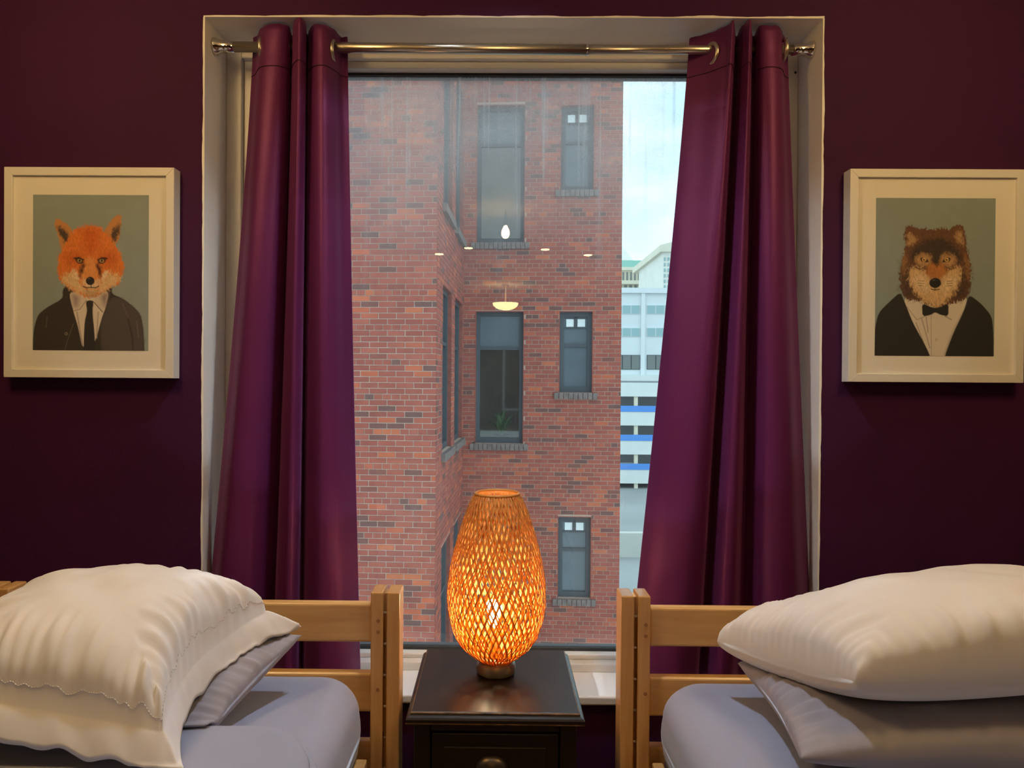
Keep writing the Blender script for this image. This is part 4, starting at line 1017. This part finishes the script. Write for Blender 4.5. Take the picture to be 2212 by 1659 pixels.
# plant seen inside the middle tall window
Mb = Matrix.Translation((bc.x, bc.y, 0)) @ Matrix.Rotation(BA, 4, 'Z')
pc_ = Mb @ Vector(((B[0]+B[1])/2+0.02, DEP+0.46, far_big[1][2]+0.0))
plant = empty('potted_palm', pc_, 'leafy potted plant inside the middle tall window of the brick building', 'plant')
bz0 = far_big[1][2] - 0.195
MB().lathe([(0.09, bz0), (0.13, bz0+0.30), (0.14, bz0+0.32), (0.12, bz0+0.32), (0.11, bz0+0.28)], (pc_.x, pc_.y, 0), 20).build('pot', 'pot_dark', plant, True)
lv, lf = [], []
for i in range(9):
    f = i/8; w_ = 0.038*math.sin(math.pi*min(f*0.92+0.08, 1))+0.002; zc_ = 0.72*f - 0.40*f*f; xr = 0.36*f
    lv += [(xr, -w_, zc_), (xr, 0, zc_+0.012), (xr, w_, zc_)]
lf = [(i*3+j, i*3+3+j, i*3+4+j, i*3+1+j) for i in range(8) for j in range(2)]
lm = bpy.data.meshes.new('leaf'); lm.from_pydata(lv, [], lf); lm.update(); lm.materials.append(MATS['leaf_green'])
for i in range(34):
    o = bpy.data.objects.new('leaf', lm); C.objects.link(o); o.parent = plant
    o.location = (0.02*math.cos(i), 0.02*math.sin(i), bz0+0.30-pc_.z); o.rotation_euler = (random.uniform(-.4,.4), random.uniform(-1.0, 0.15), i*2.4)
    s_ = random.uniform(0.55, 0.95); o.scale = (s_, s_, s_)

# ------------------------------------------------------------------ outside: street, parking deck, offices, towers
struct(MB().box(-60, 160, 3.2, 420, ZB-0.3, ZB).build('ground_street', 'street'))
def block(root, name, m, px0, px1, py0, py1, Y, depth, par=None, proud=0.0):
    a = at(px0, py1, Y); b2 = at(px1, py0, Y)
    return MB().box(a.x, b2.x, Y-proud, Y+depth, a.z, b2.z).build(name, m, par or root)
# parking deck at 72 m
YD = 72.0; e = at(1420, 1000, YD)
deck = empty('parking_garage', (e.x, YD, ZB), 'white open parking garage with blue railings and cream columns', 'building')
gz = at(1400, 1100, YD)
for k_ in range(4):
    y0 = 828 + 62.6*k_
    block(deck, 'parapet', 'deck_white', 1290, 1560, y0, y0+28, YD, 0.4)
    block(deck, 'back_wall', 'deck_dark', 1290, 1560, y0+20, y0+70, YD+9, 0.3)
    block(deck, 'floor_slab', 'deck_white', 1290, 1560, y0+22, y0+28, YD+0.4, 8.6)
    for px_ in (1374, 1460):
        block(deck, 'column', 'deck_column', px_-4, px_+4, y0+28, y0+62.6, YD+0.15, 0.35)
    block(deck, 'railing', 'rail_blue', 1290, 1560, y0+50, y0+55, YD-0.05, 0.08)
    block(deck, 'railing', 'rail_blue', 1290, 1560, y0+57, y0+61, YD-0.05, 0.08)
block(deck, 'parapet', 'deck_white', 1290, 1560, 828+62.6*4, 1103, YD, 0.4)
block(deck, 'base_wall', 'concrete_wall', 1290, 1560, 1103, 1140, YD+0.2, 0.4)
a = at(1355, 1018, YD+2.2)
car = empty('parked_car', (a.x, a.y, a.z-0.6), 'white car parked on the third level of the garage', 'car')
vv = []
pf = [(-2.1,.25),(-2.1,.75),(-1.5,.95),(-.9,1.4),(.7,1.42),(1.4,.95),(2.1,.8),(2.15,.25)]
cy = a.y; cz = a.z-0.6
q = [(a.x+x, cy-.85, cz+z) for x, z in pf] + [(a.x+x, cy+.85, cz+z) for x, z in pf]; n = len(pf)
mesh_obj('body', q, [tuple(range(n)), tuple(range(2*n-1, n-1, -1))] + [(i, n+i, n+(i+1)%n, (i+1)%n) for i in range(n)], 'car_paint', car)
mesh_obj('side_window', [(a.x+x, cy-.86, cz+z) for x, z in ((-1.2,.98),(-.75,1.32),(.6,1.34),(1.1,.98))], [(0,1,2,3)], 'office_glass_dark', car)
for x in (-1.3, 1.3): MB().tube([(a.x+x, cy-.88, cz+.32), (a.x+x, cy-.7, cz+.32)], 0.32, 16).build('wheel', 'gasket', car)
# office block behind it, 104 m
YO = 104.0; e = at(1420, 800, YO)
off = empty('office_building', (e.x, YO, ZB), 'white panelled office block rising behind the parking garage', 'building')
block(off, 'facade', 'office_white', 1270, 1640, 628, 1200, YO, 10)
for i, px_ in enumerate((1318, 1388, 1460, 1530)):
    block(off, 'facade_rib', 'office_white', px_-5, px_+5, 628, 812, YO, 0.1, None, 0.35)
block(off, 'parapet', 'office_white', 1265, 1645, 624, 633, YO, 1.0, None, 0.5)
for (wy0, wy1, g_) in ((660, 677, 'office_glass'), (709, 726, 'office_glass'), (768, 797, 'office_glass_dark')):
    for (wx0, wx1, nn) in ((1325, 1382, 3), (1397, 1454, 3), (1468, 1525, 3)):
        w_ = block(off, 'window_strip', 'slate_frame' if g_ != 'office_glass' else 'office_white', wx0, wx1, wy0-1, wy1+1, YO, 0.1, None, 0.12)
        st = (wx1-wx0)/nn
        for i in range(nn): block(off, 'pane', g_, wx0+i*st+1, wx0+(i+1)*st-1, wy0, wy1, YO, 0.02, w_, 0.18)
block(off, 'terrace_slab', 'deck_white', 1265, 1645, 812, 822, YO, 0.5, None, 2.0)
# stone tower with green roof, 190 m
YT = 190.0; e = at(1375, 600, YT)
tw = empty('stone_tower', (e.x, YT, ZB), 'cream stone tower with stepped green copper roof beyond the office block', 'building')
block(tw, 'lower_shaft', 'tower_stone', 1270, 1419, 612, 1000, YT, 30)
block(tw, 'cornice', 'tower_stone', 1266, 1421, 607, 614, YT, 30, None, 1.0)
block(tw, 'upper_shaft', 'tower_stone', 1280, 1409, 583, 610, YT+2, 24)
block(tw, 'cornice', 'tower_stone', 1277, 1412, 578, 584, YT+2, 24, None, 0.8)
def hip(px0, px1, pt0, pt1, py0, py1, Y, dep, m, name):
    a, b2 = at(px0, py1, Y), at(px1, py1, Y); c, d_ = at(pt0, py0, Y), at(pt1, py0, Y)
    i0 = (c.x-a.x)*0.6; vv = [(a.x,Y,a.z),(b2.x,Y,a.z),(b2.x,Y+dep,a.z),(a.x,Y+dep,a.z),(c.x,Y+i0,c.z),(d_.x,Y+i0,c.z),(d_.x,Y+dep-i0,c.z),(c.x,Y+dep-i0,c.z)]
    return mesh_obj(name, vv, [(3,2,1,0),(4,5,6,7),(0,1,5,4),(1,2,6,5),(2,3,7,6),(3,0,4,7)], m, tw)
hip(1281, 1408, 1292, 1396, 561, 579, YT+2, 24, 'copper_green', 'green_roof')
hip(1300, 1368, 1326, 1346, 528, 562, YT+6, 12, 'tower_pale', 'pyramid_roof')
for i in range(9):
    px_ = 1336 + i*8.4
    block(tw, 'tower_window', 'office_glass_dark', px_, px_+3.6, 588, 606, YT+2, 0.1, None, 0.25)
for i in range(7): block(tw, 'tower_window', 'office_glass_dark', 1337+i*11, 1343+i*11, 616, 624, YT, 0.1, None, 0.25)
YU = 150.0; e = at(1480, 600, YU)
tw2 = empty('stone_tower', (e.x, YU, ZB), 'pale stone tower half hidden by the right curtain edge', 'building')
aa = at(1429, 1000, YU); ab = at(1429, 545, YU); bb = at(1560, 1000, YU); bt = at(1470, 508, YU)
MB().box(aa.x, bb.x, YU, YU+26, aa.z, ab.z).build('shaft', 'tower_pale', tw2)
vv = [(aa.x-.8, YU-.8, ab.z), (bb.x, YU-.8, ab.z), (bb.x, YU+30, ab.z), (aa.x-.8, YU+30, ab.z), (aa.x-.8, YU-.8, ab.z+1.4), (bb.x, YU-.8, bt.z+1.5), (bb.x, YU+30, bt.z+1.5), (aa.x-.8, YU+30, ab.z+1.4)]
mesh_obj('cornice', vv, [(3,2,1,0),(4,5,6,7),(0,1,5,4),(1,2,6,5),(2,3,7,6),(3,0,4,7)], 'tower_stone', tw2)
for r_ in range(6):
    for i in range(5): block(tw2, 'tower_window', 'office_glass', 1434+i*8, 1437.5+i*8, 556+r_*12, 563+r_*12, YU, 0.1, None, 0.2)
# retaining wall and hedge along the street
YS = 40.0
MB().box(at(1290,1150,YS).x, at(1560,1150,YS).x, YS, YS+0.5, ZB, at(1400,1155,YS).z)
e = at(1380, 1200, 44); sw = MB().box(at(1280,1200,44).x, at(1560,1200,44).x, 44, 44.5, ZB, at(1400,1152,44).z).build('retaining_wall', 'concrete_wall')
tag(sw, 'pale concrete retaining wall below the parking garage', 'wall')
